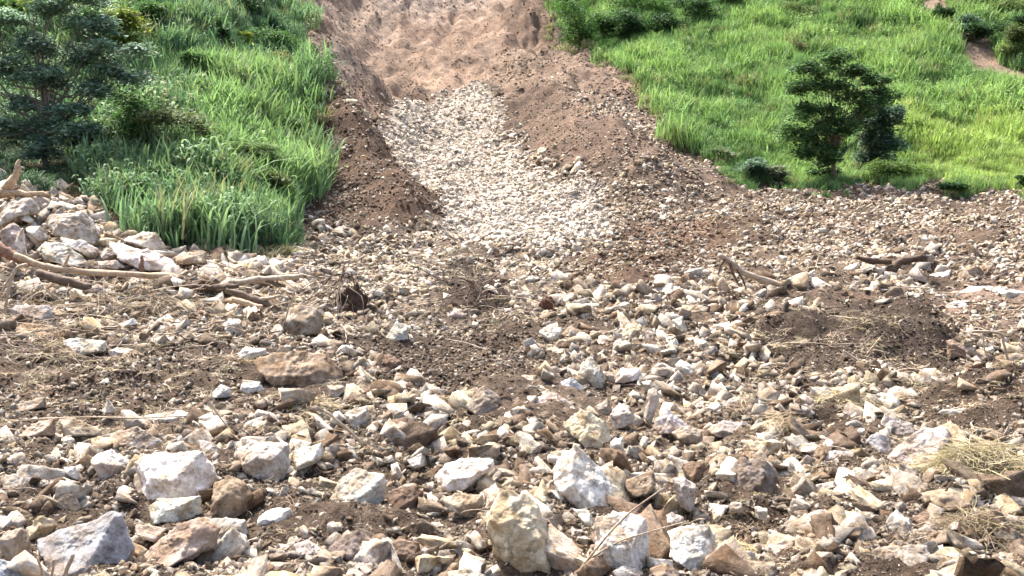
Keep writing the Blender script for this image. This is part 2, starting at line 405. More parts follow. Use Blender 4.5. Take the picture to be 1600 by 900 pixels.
def scatter(name, P, R, S, I, C, protos, label=None, cat=None):
    """many copies nobody could count: one object, points with a rotation, a size and a colour each"""
    m = bpy.data.meshes.new(name); N = len(P)
    m.vertices.add(N); m.vertices.foreach_set('co', np.asarray(P, np.float32).ravel())
    for nm, typ, key, dat in (('rot', 'FLOAT_VECTOR', 'vector', R), ('scl', 'FLOAT_VECTOR', 'vector', S), ('idx', 'INT', 'value', I), ('col', 'FLOAT_COLOR', 'color', np.c_[C, np.ones(N)])):
        a = m.attributes.new(nm, typ, 'POINT'); a.data.foreach_set(key, np.ascontiguousarray(dat, np.int32 if typ == 'INT' else np.float32).ravel())
    o = link(name, m, label=label, cat=cat, kind='stuff')
    t = bpy.data.node_groups.new(name, 'GeometryNodeTree')
    t.interface.new_socket('Geometry', in_out='INPUT', socket_type='NodeSocketGeometry'); t.interface.new_socket('Geometry', in_out='OUTPUT', socket_type='NodeSocketGeometry')
    gi = t.nodes.new('NodeGroupInput'); go = t.nodes.new('NodeGroupOutput'); ip = t.nodes.new('GeometryNodeInstanceOnPoints'); jn = t.nodes.new('GeometryNodeJoinGeometry')
    for p in protos:
        oi = t.nodes.new('GeometryNodeObjectInfo'); oi.inputs['Object'].default_value = p; oi.inputs['As Instance'].default_value = True
        t.links.new(oi.outputs['Geometry'], jn.inputs[0])
    def na(nm, typ):
        x = t.nodes.new('GeometryNodeInputNamedAttribute'); x.data_type = typ; x.inputs['Name'].default_value = nm; return [s for s in x.outputs if s.enabled][0]
    t.links.new(gi.outputs[0], ip.inputs['Points']); t.links.new(jn.outputs[0], ip.inputs['Instance'])
    ip.inputs['Pick Instance'].default_value = True
    t.links.new(na('idx', 'INT'), ip.inputs['Instance Index']); t.links.new(na('rot', 'FLOAT_VECTOR'), ip.inputs['Rotation']); t.links.new(na('scl', 'FLOAT_VECTOR'), ip.inputs['Scale'])
    t.links.new(ip.outputs[0], go.inputs[0])
    md = o.modifiers.new('scatter', 'NODES'); md.node_group = t
    return o

# ------------------------------------------------------------------ the ground: one sheet from the camera to far behind the hill
def build_ground():
    fine = np.radians(np.linspace(-31.5, 31.5, 560))
    coarse = np.radians(np.concatenate([np.linspace(33, 75, 36), np.linspace(80, 280, 26), np.linspace(285, 327, 36)]))
    th = np.concatenate([fine, coarse])
    rad = np.concatenate([[.6, 2, 4, 5.5, 7], np.exp(np.linspace(math.log(8.2), math.log(200), 560)), np.exp(np.linspace(math.log(205), math.log(820), 40))])
    T, R = np.meshgrid(th, rad)
    X = np.sin(T) * R; Y = np.cos(T) * R
    Z = height(X, Y)
    nr, nc = X.shape
    px, row, f = project(X.ravel(), Y.ravel(), base_h(X, Y))
    r = cover(px, row)
    r[(Y.ravel() < 6)] = 0
    cols = np.array([g[1] for g in REG] + [C_VEG, C_VEG])
    r = np.where(r == -1, len(REG), np.where(r == -2, len(REG) + 1, r))
    C = cols[r].reshape(nr, nc, 3)
    for _ in range(2):                                   # soften the seams between soils a little
        C = (C + np.roll(C, 1, 1) + np.roll(C, -1, 1)) / 3
        C[1:-1] = (C[1:-1] + C[2:] + C[:-2]) / 3
    C *= (1 + .22 * fbm(X.ravel() / 3.1, Y.ravel() / 3.1, octs=3, seed=60).reshape(nr, nc, 1))
    i = np.arange(nr - 1)[:, None] * nc; j = np.arange(nc)[None]
    k = (j + 1) % nc
    F = np.stack([i + j, i + nc + j, i + nc + k, i + k], -1).reshape(-1, 4)
    F = F[:, ::-1]
    m = mk_mesh('ground', np.c_[X.ravel(), Y.ravel(), Z.ravel()], F, M_SOIL, True, np.clip(C.reshape(-1, 3), .01, .9))
    link('ground', m, kind='structure', label='brown landslide soil and hillside terrain')
build_ground()

# ------------------------------------------------------------------ rock shapes
import bmesh
_ico = {}
def ico(s):
    if s not in _ico:
        b = bmesh.new(); bmesh.ops.create_icosphere(b, subdivisions=s, radius=1)
        b.verts.ensure_lookup_table()
        _ico[s] = (np.array([v.co[:] for v in b.verts]), np.array([[v.index for v in f.verts] for f in b.faces])); b.free()
    return _ico[s]

def rock_from_planes(N, H, sub, size, seed, rough=1.0, sharp=22):
    D, F = ico(sub)
    N = np.asarray(N, float); ln = np.linalg.norm(N, axis=1); N = N / ln[:, None]; H = np.maximum(np.asarray(H, float) / ln, size * .06)
    q = np.maximum(D @ N.T, 0) / H[None]
    qm = q.max(1)
    r = 1 / (qm * ((q / qm[:, None]) ** sharp).sum(1) ** (1 / sharp))
    V = D * r[:, None]
    s = V / size; o = seed * 7.31
    nz = .040 * vnoise(s[:, 0] * 3 + o, s[:, 1] * 3, s[:, 2] * 3, seed) + .034 * vnoise(s[:, 0] * 7 + o, s[:, 1] * 7, s[:, 2] * 7, seed + 1)
    nz += .018 * vnoise(s[:, 0] * 15 + o, s[:, 1] * 15, s[:, 2] * 15, seed + 2) + .010 * vnoise(s[:, 0] * 31 + o, s[:, 1] * 31, s[:, 2] * 31, seed + 3)
    # bedding: shallow ledges along one tilted direction, and a few chipped hollows
    a = np.random.default_rng(seed).normal(size=3); a /= np.linalg.norm(a)
    t = (s @ a) * 6 + .6 * vnoise(s[:, 0] * 2, s[:, 1] * 2, s[:, 2] * 2, seed + 5)
    nz += .016 * (np.abs((t % 1) - .5) * 2 - .5)
    hol = vnoise(s[:, 0] * 2.2 - o, s[:, 1] * 2.2, s[:, 2] * 2.2, seed + 9)
    nz -= .10 * np.clip(hol - .35, 0, 1)
    V = V + D * (nz * size * rough)[:, None]
    return V, F

def random_rock(sub, seed, flat=1.0, nplanes=6):
    g = np.random.default_rng(seed)
    N = g.normal(size=(nplanes, 3)); N /= np.linalg.norm(N, axis=1)[:, None]
    N = np.concatenate([N, -N[:4], np.eye(3), -np.eye(3)]); H = g.uniform(.30, .62, len(N))
    V, F = rock_from_planes(N, H, sub, 1.0, seed, .6, 90)
    V = V * np.array([1.15, g.uniform(.6, 1), flat * g.uniform(.5, .95)])
    return V / np.abs(V).max() * .5, F

def hull_rock(seed, cuts):
    """a broken, sharp-edged stone: the hull of a few corner points, its faces roughened"""
    g = np.random.default_rng(seed); P = g.uniform(-1, 1, (g.integers(9, 15), 3)); P = np.sign(P) * np.abs(P) ** .45 * np.array([1.0, g.uniform(.6, .95), g.uniform(.45, .9)])
    b = bmesh.new()
    for p in P: b.verts.new(p)
    r = bmesh.ops.convex_hull(b, input=b.verts[:])
    bmesh.ops.delete(b, geom=[v for v in b.verts if not v.link_faces], context='VERTS')
    if cuts:
        bmesh.ops.subdivide_edges(b, edges=b.edges[:], cuts=cuts, use_grid_fill=True); bmesh.ops.triangulate(b, faces=b.faces[:])
    b.verts.index_update(); V = np.array([v.co[:] for v in b.verts]); F = np.array([[v.index for v in f.verts] for f in b.faces]); b.free()
    if cuts:
        D = V / np.linalg.norm(V, axis=1)[:, None]; n_ = .10 * vnoise(V[:, 0] * 2 + seed, V[:, 1] * 2, V[:, 2] * 2, seed) + .07 * vnoise(V[:, 0] * 5, V[:, 1] * 5 + seed, V[:, 2] * 5, seed + 1)
        V = V + D * n_[:, None]
    return V / np.abs(V).max() * .5, F
PROTO = []
for i in range(26):
    V, F = hull_rock(300 + i, 3 if i < 12 else 1)
    PROTO.append(bpy.data.objects.new('stone', mk_mesh('stone', V, F, M_STONE, False)))

KEYC = {'W': (.60, .56, .505), 'V': (.68, .645, .595), 'G': (.37, .365, .365), 'T': (.40, .335, .265), 'Y': (.53, .465, .35), 'P': (.46, .415, .375),
        'B': (.20, .14, .10), 'R': (.32, .24, .175), 'D': (.11, .082, .065), 'L': (.50, .56, .66), 'K': (.20, .17, .145)}
WORD = {'W': 'white', 'V': 'bright white', 'G': 'blue-grey', 'T': 'tan', 'Y': 'yellowish', 'P': 'pinkish grey', 'B': 'brown', 'R': 'rust-brown', 'D': 'dark brown', 'L': 'pale blue', 'K': 'dark grey'}
CROP = {'A': (0, 580, 2.8125), 'B': (400, 580, 2.8125), 'C': (800, 580, 2.8125), 'D': (1200, 580, 2.8125), '1': (0, 440, 5), '2': (320, 440, 5), '3': (640, 440, 5), '4': (960, 440, 5), '5': (1280, 440, 5),
        'L': (0, 240, 4.09), 'R': (1080, 340, 3.077)}
# window of the photograph, colour, short name when others are described by it, label, outline in that window
ROCKS = [
 ('A','V','flat white block','large flat-topped white block with a dark undercut front',[(600,395),(640,360),(890,352),(960,470),(900,545),(760,545),(600,585)]),
 ('A','W',None,'white angular stone next to the large flat-topped white block',[(400,365),(490,345),(570,400),(545,460),(495,495),(440,440)]),
 ('A','W','speckled low block','low white speckled block just below the flat-topped white block',[(650,600),(690,560),(880,548),(895,640),(700,665)]),
 ('A','G','blue-grey boulder','large blue-grey speckled boulder, the biggest near the bottom corner',[(165,740),(220,715),(500,610),(545,625),(600,790),(560,875),(330,895),(200,800)]),
 ('A','R','rounded brown boulder','rounded brown boulder leaning against the flat-topped white block',[(925,620),(945,490),(1000,450),(1060,465),(1125,540),(1100,620),(1000,640)]),
 ('A','T','brown wedge rock','tan wedge rock with dark underside between blue-grey and brown boulders',[(600,830),(760,680),(880,635),(970,690),(960,760),(830,840),(760,880),(640,870)]),
 ('A','P',None,None,[(900,640),(1080,650),(1090,710),(1060,740),(960,730)]),
 ('A','P',None,None,[(590,670),(740,690),(700,750),(620,720)]),
 ('A','T','tan upright rock','upright tan rock at the picture edge beside the blue-grey boulder',[(20,700),(100,685),(140,800),(140,880),(70,870),(0,740)]),
 ('A','L','pale blue stone','pale blue-white stone in the bottom corner',[(-60,850),(0,825),(60,850),(120,910),(0,960),(-60,940)]),
 ('A','L',None,'small blue stone resting above the pale blue-white corner stone',[(-30,770),(5,762),(60,790),(50,830),(-20,830)]),
 ('A','T',None,None,[(235,560),(300,530),(345,570),(360,610),(320,640),(250,610)]),
 ('A','P','long pinkish stone','long low pinkish stone cut by the picture edge above the tan upright rock',[(0,460),(60,450),(190,520),(150,530),(30,510)]),
 ('A','W',None,'thin white slab casting a dark shadow on bare soil',[(100,320),(220,310),(230,335),(110,345)]),
 ('A','V','white pyramid stone','small white pyramid-shaped stone alone on brown soil',[(440,175),(475,115),(515,180),(480,185)]),
 ('A','V','wide pale slab','wide pale slab with reddish soil beneath it',[(620,195),(800,168),(875,200),(830,220),(700,235)]),
 ('A','P','low pinkish rock','long low pinkish rock in front of the wide pale slab',[(450,280),(600,240),(720,310),(700,350),(560,335)]),
 ('A','T',None,None,[(260,210),(330,205),(450,260),(440,285),(270,290)]),
 ('A','W',None,None,[(280,420),(330,415),(380,490),(330,470)]),
 ('A','W',None,None,[(780,290),(800,280),(815,340),(780,345)]),
 ('A','P',None,None,[(870,300),(940,310),(990,360),(960,390),(880,350)]),
 ('A','T',None,None,[(90,270),(170,220),(250,200),(240,280),(130,300)]),
 ('A','T',None,None,[(50,150),(200,110),(205,160),(80,185)]),
 ('B','P','brown-striped block','white and grey block with a brown stripe down its middle',[(-85,340),(-30,300),(40,300),(140,320),(155,400),(110,500),(0,490),(-65,420)]),
 ('B','W',None,'white angular stone touching the brown-striped block',[(160,350),(290,310),(305,360),(260,400),(170,440)]),
 ('B','W','dark-bellied white rock','white rock with a dark grey underside amid brown soil',[(320,560),(350,490),(440,430),(560,450),(580,490),(560,580),(400,610),(330,600)]),
 ('B','B',None,'domed brown rock beside the dark-bellied white rock',[(565,560),(600,520),(700,500),(740,530),(720,600),(600,620)]),
 ('B','V','broad white rock','broad white rock with a notched shaded end above the tall yellowish boulder',[(780,470),(830,400),(900,380),(1045,385),(1050,430),(960,470),(930,520),(860,515)]),
 ('B','K','dark angular rock','dark grey angular rock with pale top edge near the bottom',[(310,780),(360,730),(450,700),(520,740),(500,830),(440,870),(340,830)]),
 ('B','B',None,'brown blocky rock beside the dark grey angular rock',[(555,800),(620,740),(720,750),(730,800),(700,850),(600,850)]),
 ('B','V','flat white stone','flat bright white stone below the brown-striped block',[(0,640),(60,605),(150,600),(175,640),(150,670),(0,690)]),
 ('B','P',None,None,[(160,760),(230,740),(300,790),(290,820),(180,830)]),
 ('B','V','square white stone','small square white stone below the large rust-stained boulder',[(310,60),(385,65),(380,120),(320,130)]),
 ('B','P',None,None,[(480,100),(530,70),(600,110),(580,150),(500,140)]),
 ('B','W','light grey chunk','light grey chunk beside dry straw below the rust-stained boulder',[(390,180),(490,150),(500,200),(470,270),(400,240)]),
 ('B','Y',None,None,[(500,290),(570,262),(640,300),(620,320),(520,320)]),
 ('B','T','cracked tan rock','cracked tan rock standing in brown soil above the broad white rock',[(920,150),(1000,60),(1070,100),(1090,190),(1040,230),(930,170)]),
 ('B','P',None,None,[(660,390),(730,360),(750,410),(700,425)]),
 ('B','P',None,None,[(590,440),(620,410),(645,455),(600,475)]),
 ('B','W',None,None,[(560,380),(600,365),(610,395),(570,405)]),
 ('B','T',None,'crumbly tan rock between the broad white rock and the tall yellowish boulder',[(800,560),(900,530),(1000,540),(1000,610),(940,640),(840,600)]),
 ('B','P',None,None,[(700,830),(740,770),(790,800),(760,850)]),
 ('B','D',None,'dark brown flat fragment above the broad white rock',[(870,280),(980,300),(990,330),(900,330)]),
 ('B','W',None,None,[(40,130),(90,118),(140,155),(100,165)]),
 ('B','W',None,'white rock top cut by the bottom edge before the yellowish boulder',[(840,880),(930,865),(1020,900),(950,930),(850,915)]),
 ('C','Y','tall yellowish boulder','tall yellowish boulder with dark front, largest at bottom centre',[(-125,640),(-75,530),(0,505),(60,540),(120,600),(200,780),(220,840),(150,870),(0,875),(-60,830),(-130,690)]),
 ('C','V','slanted white boulder','large slanted white boulder with grey streaks behind the yellowish boulder',[(160,440),(210,360),(270,300),(350,370),(430,450),(510,565),(490,600),(400,625),(280,590),(170,500)]),
 ('C','Y','tan flat-topped slab','tan flat-topped slab above the slanted white boulder',[(220,235),(300,165),(410,215),(440,275),(430,345),(345,355),(240,265)]),
 ('C','P','two-toned angular rock','two-toned angular rock beside the tan flat-topped slab',[(430,190),(470,135),(520,150),(550,205),(490,250),(440,260)]),
 ('C','W','pointed pale rock','pointed pale rock right behind the small white cube stone',[(620,240),(670,150),(770,235),(760,260),(650,280)]),
 ('C','W','upright white shard','upright narrow white shard behind the pointed pale rock',[(575,200),(600,80),(640,75),(650,120),(610,235)]),
 ('C','T',None,None,[(700,270),(770,235),(840,260),(840,310),(740,310)]),
 ('C','V','white cube stone','small bright white cube-like stone beside the tan flat-topped slab',[(430,310),(490,285),(495,340),(435,370)]),
 ('C','T','shadow-fronted tan rock','tan rock with a dark front between the slanted white boulder and round brown stone',[(475,490),(620,430),(640,500),(600,540),(520,555)]),
 ('C','B','round brown stone','round smooth brown stone',[(745,420),(790,390),(840,400),(875,450),(840,500),(770,490)]),
 ('C','P','egg-shaped upright stone','egg-shaped pinkish stone standing upright below the round brown stone',[(705,470),(760,460),(810,500),(800,600),(740,590),(710,530)]),
 ('C','K','dark-faced boulder','large boulder with dark brown face and pale rim',[(910,500),(950,430),(1010,380),(1125,390),(1170,470),(1160,540),(1050,570),(940,560)]),
 ('C','W','big square block','big squarish pale block with stained sides at the bottom, crossed by a twig',[(350,740),(370,640),(480,620),(590,640),(610,740),(600,870),(450,895),(330,880)]),
 ('C','V','rounded whitish boulder','rounded whitish boulder with grey pits beside a black hollow',[(685,740),(740,680),(860,680),(900,740),(930,830),(900,870),(760,860),(690,810)]),
 ('C','W',None,None,[(440,880),(500,850),(580,880),(590,925),(440,925)]),
 ('C','P',None,None,[(620,660),(700,620),(760,640),(740,680)]),
 ('C','T',None,None,[(600,870),(680,840),(750,890),(700,930),(630,920)]),
 ('C','P','long pinkish ridge stone','long pinkish ridge-backed stone behind the dark-faced boulder',[(850,260),(930,215),(1020,225),(1120,270),(1100,300),(900,290)]),
 ('C','P',None,None,[(890,150),(1000,105),(1060,160),(1040,205),(940,190)]),
 ('C','P',None,None,[(60,120),(200,90),(270,150),(240,180),(90,180)]),
 ('C','P',None,None,[(370,150),(420,120),(440,170),(420,195),(370,180)]),
 ('C','W',None,None,[(340,370),(390,355),(410,390),(370,400)]),
 ('C','W',None,None,[(165,520),(240,525),(250,570),(190,580)]),
 ('C','W',None,None,[(260,600),(340,610),(370,680),(330,690)]),
 ('C','T',None,None,[(700,130),(800,170),(790,190),(720,180)]),
 ('C','P',None,None,[(960,575),(1010,575),(1020,620),(950,610)]),
 ('C','W',None,None,[(1060,590),(1125,600),(1120,660),(1070,640)]),
 ('D','V','curved white slab','long curved white slab lying over a dark gap',[(640,130),(700,70),(800,35),(890,60),(880,85),(760,105),(680,125)]),
 ('D','P','thin pinkish slab','thin pinkish-white slab just below the curved white slab',[(610,160),(720,115),(830,110),(930,150),(800,160),(640,180)]),
 ('D','P','broad flat slab','broad flat pinkish slab near the edge above the straw heap',[(730,200),(760,165),(1000,165),(1090,235),(1060,255),(830,245)]),
 ('D','P','wedge stone','pinkish wedge stone beside the broad flat slab',[(490,230),(520,185),(640,230),(650,270),(580,300),(510,260)]),
 ('D','P','sloping pink boulder','large sloping pinkish boulder against the straw heap',[(510,390),(590,310),(680,250),(780,240),(800,270),(690,340),(680,400),(590,430),(530,440)]),
 ('D','G','grey pointed rock','grey pointed rock beside the sloping pinkish boulder',[(400,330),(480,265),(560,320),(520,370),(430,350)]),
 ('D','P',None,None,[(180,390),(260,350),(390,350),(370,390),(270,410),(220,430)]),
 ('D','W',None,None,[(10,430),(90,395),(150,460),(60,490)]),
 ('D','V',None,None,[(120,570),(200,505),(290,480),(310,510),(200,560)]),
 ('D','W',None,None,[(290,520),(360,530),(380,590),(340,620),(300,560)]),
 ('D','P',None,None,[(150,620),(240,570),(270,590),(240,640)]),
 ('D','P','pink flake','pinkish flake leaning downhill below the sloping pinkish boulder',[(520,520),(600,540),(660,600),(620,620),(530,570)]),
 ('D','B',None,'brown rock wedged beside the straw heap',[(620,640),(700,610),(760,690),(740,715),(660,720)]),
 ('D','V','white peaked rock','white peaked rock below the pinkish flake',[(480,730),(560,600),(620,640),(660,740),(560,780)]),
 ('D','T','hollow tan stone','tan stone with a dark hollow beside the white peaked rock',[(400,720),(450,660),(520,690),(490,750),(410,760)]),
 ('D','P','broken bottom boulder','large broken pale boulder cut by the bottom edge near the straw heap',[(360,850),(480,770),(600,800),(700,760),(760,930),(450,935)]),
 ('D','W','flat white plate','flat white plate stone with dark front near the bottom edge',[(0,760),(170,770),(175,800),(60,830),(0,800)]),
 ('D','W',None,None,[(0,870),(60,860),(150,890),(140,925),(0,925)]),
 ('D','W',None,None,[(180,65),(280,75),(270,120),(200,130)]),
 ('D','W',None,None,[(190,165),(270,148),(300,170),(250,185)]),
 ('D','W',None,None,[(350,270),(400,210),(412,250),(380,272)]),
 ('D','R',None,'rust-tan slab end cut by the picture edge above the straw heap',[(1000,140),(1125,118),(1160,220),(1060,200)]),
 ('D','W',None,None,[(430,590),(500,560),(540,600),(440,610)]),
 ('D','W',None,None,[(0,690),(40,700),(60,740),(0,750)]),
 ('1','P','stepped slab','pinkish stepped slab with shaded front, above the broad brown slab',[(40,230),(140,180),(380,190),(430,250),(420,330),(260,330),(170,260)]),
 ('1','R','broad brown slab','broad tan-topped slab with a smooth brown front face',[(120,360),(150,335),(330,330),(580,430),(420,520),(370,530),(240,470),(150,480)]),
 ('1','W',None,'rounded white stone below the broad brown slab',[(150,540),(230,475),(380,560),(200,590)]),
 ('1','W','whitish cluster rock','whitish lumpy rock at the tip of the broad brown slab',[(430,560),(500,460),(600,440),(700,470),(830,460),(830,540),(650,580)]),
 ('1','W',None,None,[(830,550),(920,510),(1050,530),(1000,580),(860,590)]),
 ('1','Y',None,None,[(830,290),(920,310),(940,390),(840,390)]),
 ('1','V',None,None,[(1340,500),(1400,455),(1500,470),(1510,500)]),
 ('1','P',None,None,[(1450,600),(1480,530),(1590,520),(1590,620)]),
 ('1','W',None,None,[(940,340),(1040,280),(1080,330),(980,370)]),
 ('1','T','smooth tan disc','smooth tan disc-shaped stone among roots and straw',[(1000,200),(1020,160),(1180,150),(1200,200),(1100,240)]),
 ('1','K',None,None,[(840,440),(960,440),(970,490),(840,510)]),
 ('2','T','hunched tan rock','hunched tan rock with crumbling base below the broken log pile',[(600,390),(660,210),(740,165),(860,190),(920,270),(920,400),(830,420),(720,430)]),
 ('2','W','pinkish-white lump','pinkish-white lump of rock beside the hunched tan rock',[(140,330),(200,280),(290,300),(310,410),(260,480),(190,410)]),
 ('2','R','rust-stained boulder','large rust-stained boulder, half brown and half white, left of centre',[(360,640),(400,590),(560,555),(760,550),(960,565),(1100,720),(1060,790),(960,850),(640,850),(500,750)]),
 ('2','V','white flat stone','white flat stone resting behind the rust-stained boulder',[(200,590),(330,500),(480,520),(490,570),(300,620)]),
 ('2','V',None,'smooth white stone just in front of the rust-stained boulder',[(270,840),(300,770),(440,780),(470,850),(320,870)]),
 ('2','V',None,None,[(60,860),(130,800),(200,830),(210,900),(60,915)]),
 ('2','W','grey-sided pale rock','pale rock with shaded grey side uphill from the rust-stained boulder',[(1410,430),(1500,310),(1600,340),(1590,470),(1450,470)]),
 ('2','B',None,None,[(1380,620),(1430,560),(1540,620),(1520,680),(1470,680)]),
 ('2','W',None,None,[(1480,680),(1530,650),(1570,720),(1470,740)]),
 ('3','V','bright triangular rock','bright triangular rock over a black hollow near the centre',[(1000,390),(1090,345),(1200,370),(1160,470),(1100,480)]),
 ('3','Y',None,'cream stone just below the bright triangular rock',[(1060,560),(1130,510),(1210,540),(1190,620),(1070,610)]),
 ('3','W','leaning cream slab','leaning cream slab beside a dark gap at the centre',[(1310,720),(1390,590),(1500,650),(1530,760),(1500,830),(1420,810)]),
 ('3','G',None,'grey smooth-backed rock beside the leaning cream slab',[(1150,800),(1260,750),(1370,820),(1340,870),(1200,860)]),
 ('3','T',None,None,[(790,820),(830,730),(970,730),(1000,790),(900,850)]),
 ('3','P','pink facet rock','pinkish facetted rock below the dark root mound',[(270,260),(350,200),(470,240),(400,320),(290,320)]),
 ('3','W',None,None,[(110,180),(140,120),(280,200),(200,230)]),
 ('3','W',None,None,[(1420,470),(1500,430),(1580,490),(1560,525)]),
 ('3','P',None,None,[(1520,700),(1600,710),(1600,790),(1530,770)]),
 ('4','Y','lemon-tinted rock','lemon-tinted pale rock near the centre',[(30,420),(110,325),(215,340),(200,430),(80,470)]),
 ('4','P',None,'small pink stone touching the lemon-tinted pale rock',[(215,420),(260,380),(320,400),(310,440),(240,460)]),
 ('4','V',None,None,[(510,490),(590,485),(650,510),(600,560),(520,550)]),
 ('4','V','overhanging white slab','white slab overhanging a black hollow',[(470,650),(520,610),(640,680),(700,740),(620,755),(510,740)]),
 ('4','W',None,None,[(450,300),(530,270),(580,390),(490,390)]),
 ('4','V',None,None,[(780,340),(900,310),(905,350),(820,370)]),
 ('4','V','low white hump','low broad white hump of rock beside the leaning cream slab',[(0,740),(50,670),(200,680),(210,760),(60,790),(0,790)]),
 ('4','W',None,None,[(210,780),(290,770),(350,830),(330,860),(230,850)]),
 ('4','Y',None,None,[(450,210),(640,180),(740,200),(720,240),(560,260)]),
 ('5','V','humped white stone','humped white stone with a dark front near the long white ledge',[(940,240),(1000,180),(1100,145),(1160,150),(1180,240),(1040,270)]),
 ('5','P',None,None,[(1170,335),(1220,290),(1270,320),(1260,360)]),
 ('5','K',None,'dark brown rock below the long white ledge',[(1430,300),(1560,290),(1600,330),(1580,360),(1430,345)]),
 ('5','R','rusty soil-stained block','rusty soil-stained block beside bent straw on the dark mound',[(990,460),(1040,440),(1130,500),(1140,570),(1000,600)]),
 ('R','V','long white ledge','long white ledge of rock cut by the picture edge',[(1250,380),(1330,330),(1480,325),(1620,360),(1640,415),(1500,395),(1400,385)]),
 ('R','V','slim white slab','slim bright white slab above the long white ledge',[(1080,290),(1245,250),(1250,290),(1110,315)]),
 ('R','V','white tablet','white tablet-shaped stone between the bent stick and the dark log',[(615,225),(660,215),(740,240),(680,252)]),
 ('R','W',None,None,[(690,285),(780,275),(830,290),(720,307)]),
 ('R','W',None,None,[(420,180),(460,185),(465,217),(420,217)]),
 ('R','W',None,None,[(610,50),(650,50),(650,72),(612,72)]),
 ('R','W',None,None,[(1090,90),(1130,80),(1140,120),(1100,125)]),
 ('R','W',None,None,[(690,550),(750,545),(750,567),(700,572)]),
 ('L','P','topmost pile boulder','pale pink boulder at the top of the pile below the splintered stump',[(-30,430),(0,400),(60,320),(200,280),(250,340),(250,380),(160,370),(100,420),(20,470)]),
 ('L','P','big pink boulder','biggest pink boulder of the pile, with a cracked side',[(300,420),(340,385),(540,370),(600,430),(650,560),(620,590),(520,580),(380,530)]),
 ('L','W','smooth white boulder','long smooth white boulder lying just above the peeled log',[(230,620),(290,560),(440,590),(580,700),(560,725),(400,705),(240,640)]),
 ('L','W',None,None,[(160,470),(260,460),(310,530),(280,570),(200,520)]),
 ('L','W',None,'white slanting rock at the foot of the biggest pink boulder',[(380,530),(520,550),(640,610),(600,670),(520,640),(420,590)]),
 ('L','W','pitted white boulder','pitted white boulder at the end of the pile against the grass',[(760,560),(900,500),(1000,500),(1060,590),(1050,640),(920,600)]),
 ('L','V','long bright boulder','long bright white boulder below the pitted boulder, above the peeled log',[(680,560),(800,580),(1000,630),(1110,680),(1100,750),(940,750),(800,690)]),
 ('L','K',None,'dark shaded stone under the long bright boulder',[(760,630),(830,610),(870,660),(770,690)]),
 ('L','W',None,None,[(620,690),(740,680),(820,735),(640,735)]),
 ('L','T','buff end boulder','buff boulder past the end of the peeled log below the grass',[(1110,660),(1250,610),(1320,630),(1320,700),(1150,710)]),
 ('L','P','grooved pink rock','grooved pink rock at the edge of the pile behind the rusty log stub',[(0,490),(90,440),(160,500),(180,600),(100,640),(20,560)]),
 ('L','V','upright pale slab','upright pale slab standing in the pile behind the bent root',[(80,560),(150,470),(165,660),(110,660)]),
 ('L','P',None,None,[(640,650),(700,600),(760,640),(700,680)]),
 ('L','W',None,None,[(120,415),(160,380),(220,420),(200,450)]),
 ('L','W',None,None,[(-20,340),(40,300),(60,330),(0,400)]),
]

def convex(P):
    P = sorted(set(map(tuple, P)))
    def half(Q):
        h = []
        for p in Q:
            while len(h) > 1 and (h[-1][0]-h[-2][0])*(p[1]-h[-2][1]) - (h[-1][1]-h[-2][1])*(p[0]-h[-2][0]) <= 0: h.pop()
            h.append(p)
        return h[:-1]
    return np.array(half(P) + half(P[::-1]))

MASK = np.full((450, 800), 1e9)          # distance of the placed rocks, for keeping rubble from burying them
_gy, _gx = np.mgrid[0:450, 0:800]
PLACED = []                              # px, row, size px, colour key, short, label, object maker
def place_rock(i, key, poly, near=1.0):
    P = np.array(poly, float)
    cx, cy = P.mean(0); x0, y0 = P.min(0); x1, y1 = P.max(0)
    foot = cast(cx, min(y1 - .12 * (y1 - y0), 985))
    d = (foot[1] + .25 * (x1 - x0) * foot[1] / FPX) * near
    s = d / FPX / CP
    u, e = ray(cx, cy)
    c = np.array([u * d, d, CAM_Z + e * d])
    Q = (P - [cx, cy]) * [s, -s]
    Q[Q[:, 1] < 0, 1] *= 1.12
    Hh = convex(Q)
    g = np.random.default_rng(1000 + i)
    N, Hs = [], []
    W = (x1 - x0) * s; Ht = (y1 - y0) * s; S = math.sqrt(W * Ht)
    for k in range(len(Hh)):
        a = Hh[k]; b = Hh[(k + 1) % len(Hh)]; t = b - a; L = np.hypot(*t)
        if L < .04 * S: continue
        nx, nz = t[1] / L, -t[0] / L
        h = nx * a[0] + nz * a[1]
        tf = g.uniform(.35, 1.0) if nz > .45 else (g.uniform(.05, .35) if nz < -.45 else g.uniform(.2, .75))
        N.append((nx, -tf, nz)); Hs.append(h)
        N.append((nx, g.uniform(.25, .7), nz)); Hs.append(h)
    dep = .62 * min(W, 1.5 * Ht)
    N.append((g.uniform(-.35, .35), -1, g.uniform(-.25, .15))); Hs.append(dep * g.uniform(.55, .8))
    N.append((g.uniform(-.8, .8), -1, g.uniform(-.3, .3))); Hs.append(dep * g.uniform(.75, .95))
    N.append((g.uniform(-.3, .3), 1, g.uniform(0, .3))); Hs.append(dep * .8)
    big = max(x1 - x0, y1 - y0)
    sub = 6 if big > 75 else (5 if big > 26 else 4)
    V, F = rock_from_planes(N, Hs, sub, S, 40 + i, .85, 80)
    m = mk_mesh('rock', V, F, M_ROCK, False)
    k = inpoly(_gx * 2, _gy * 2, [tuple(p) for p in P]); MASK[k] = np.minimum(MASK[k], d)
    return m, c, (cx, cy, big)

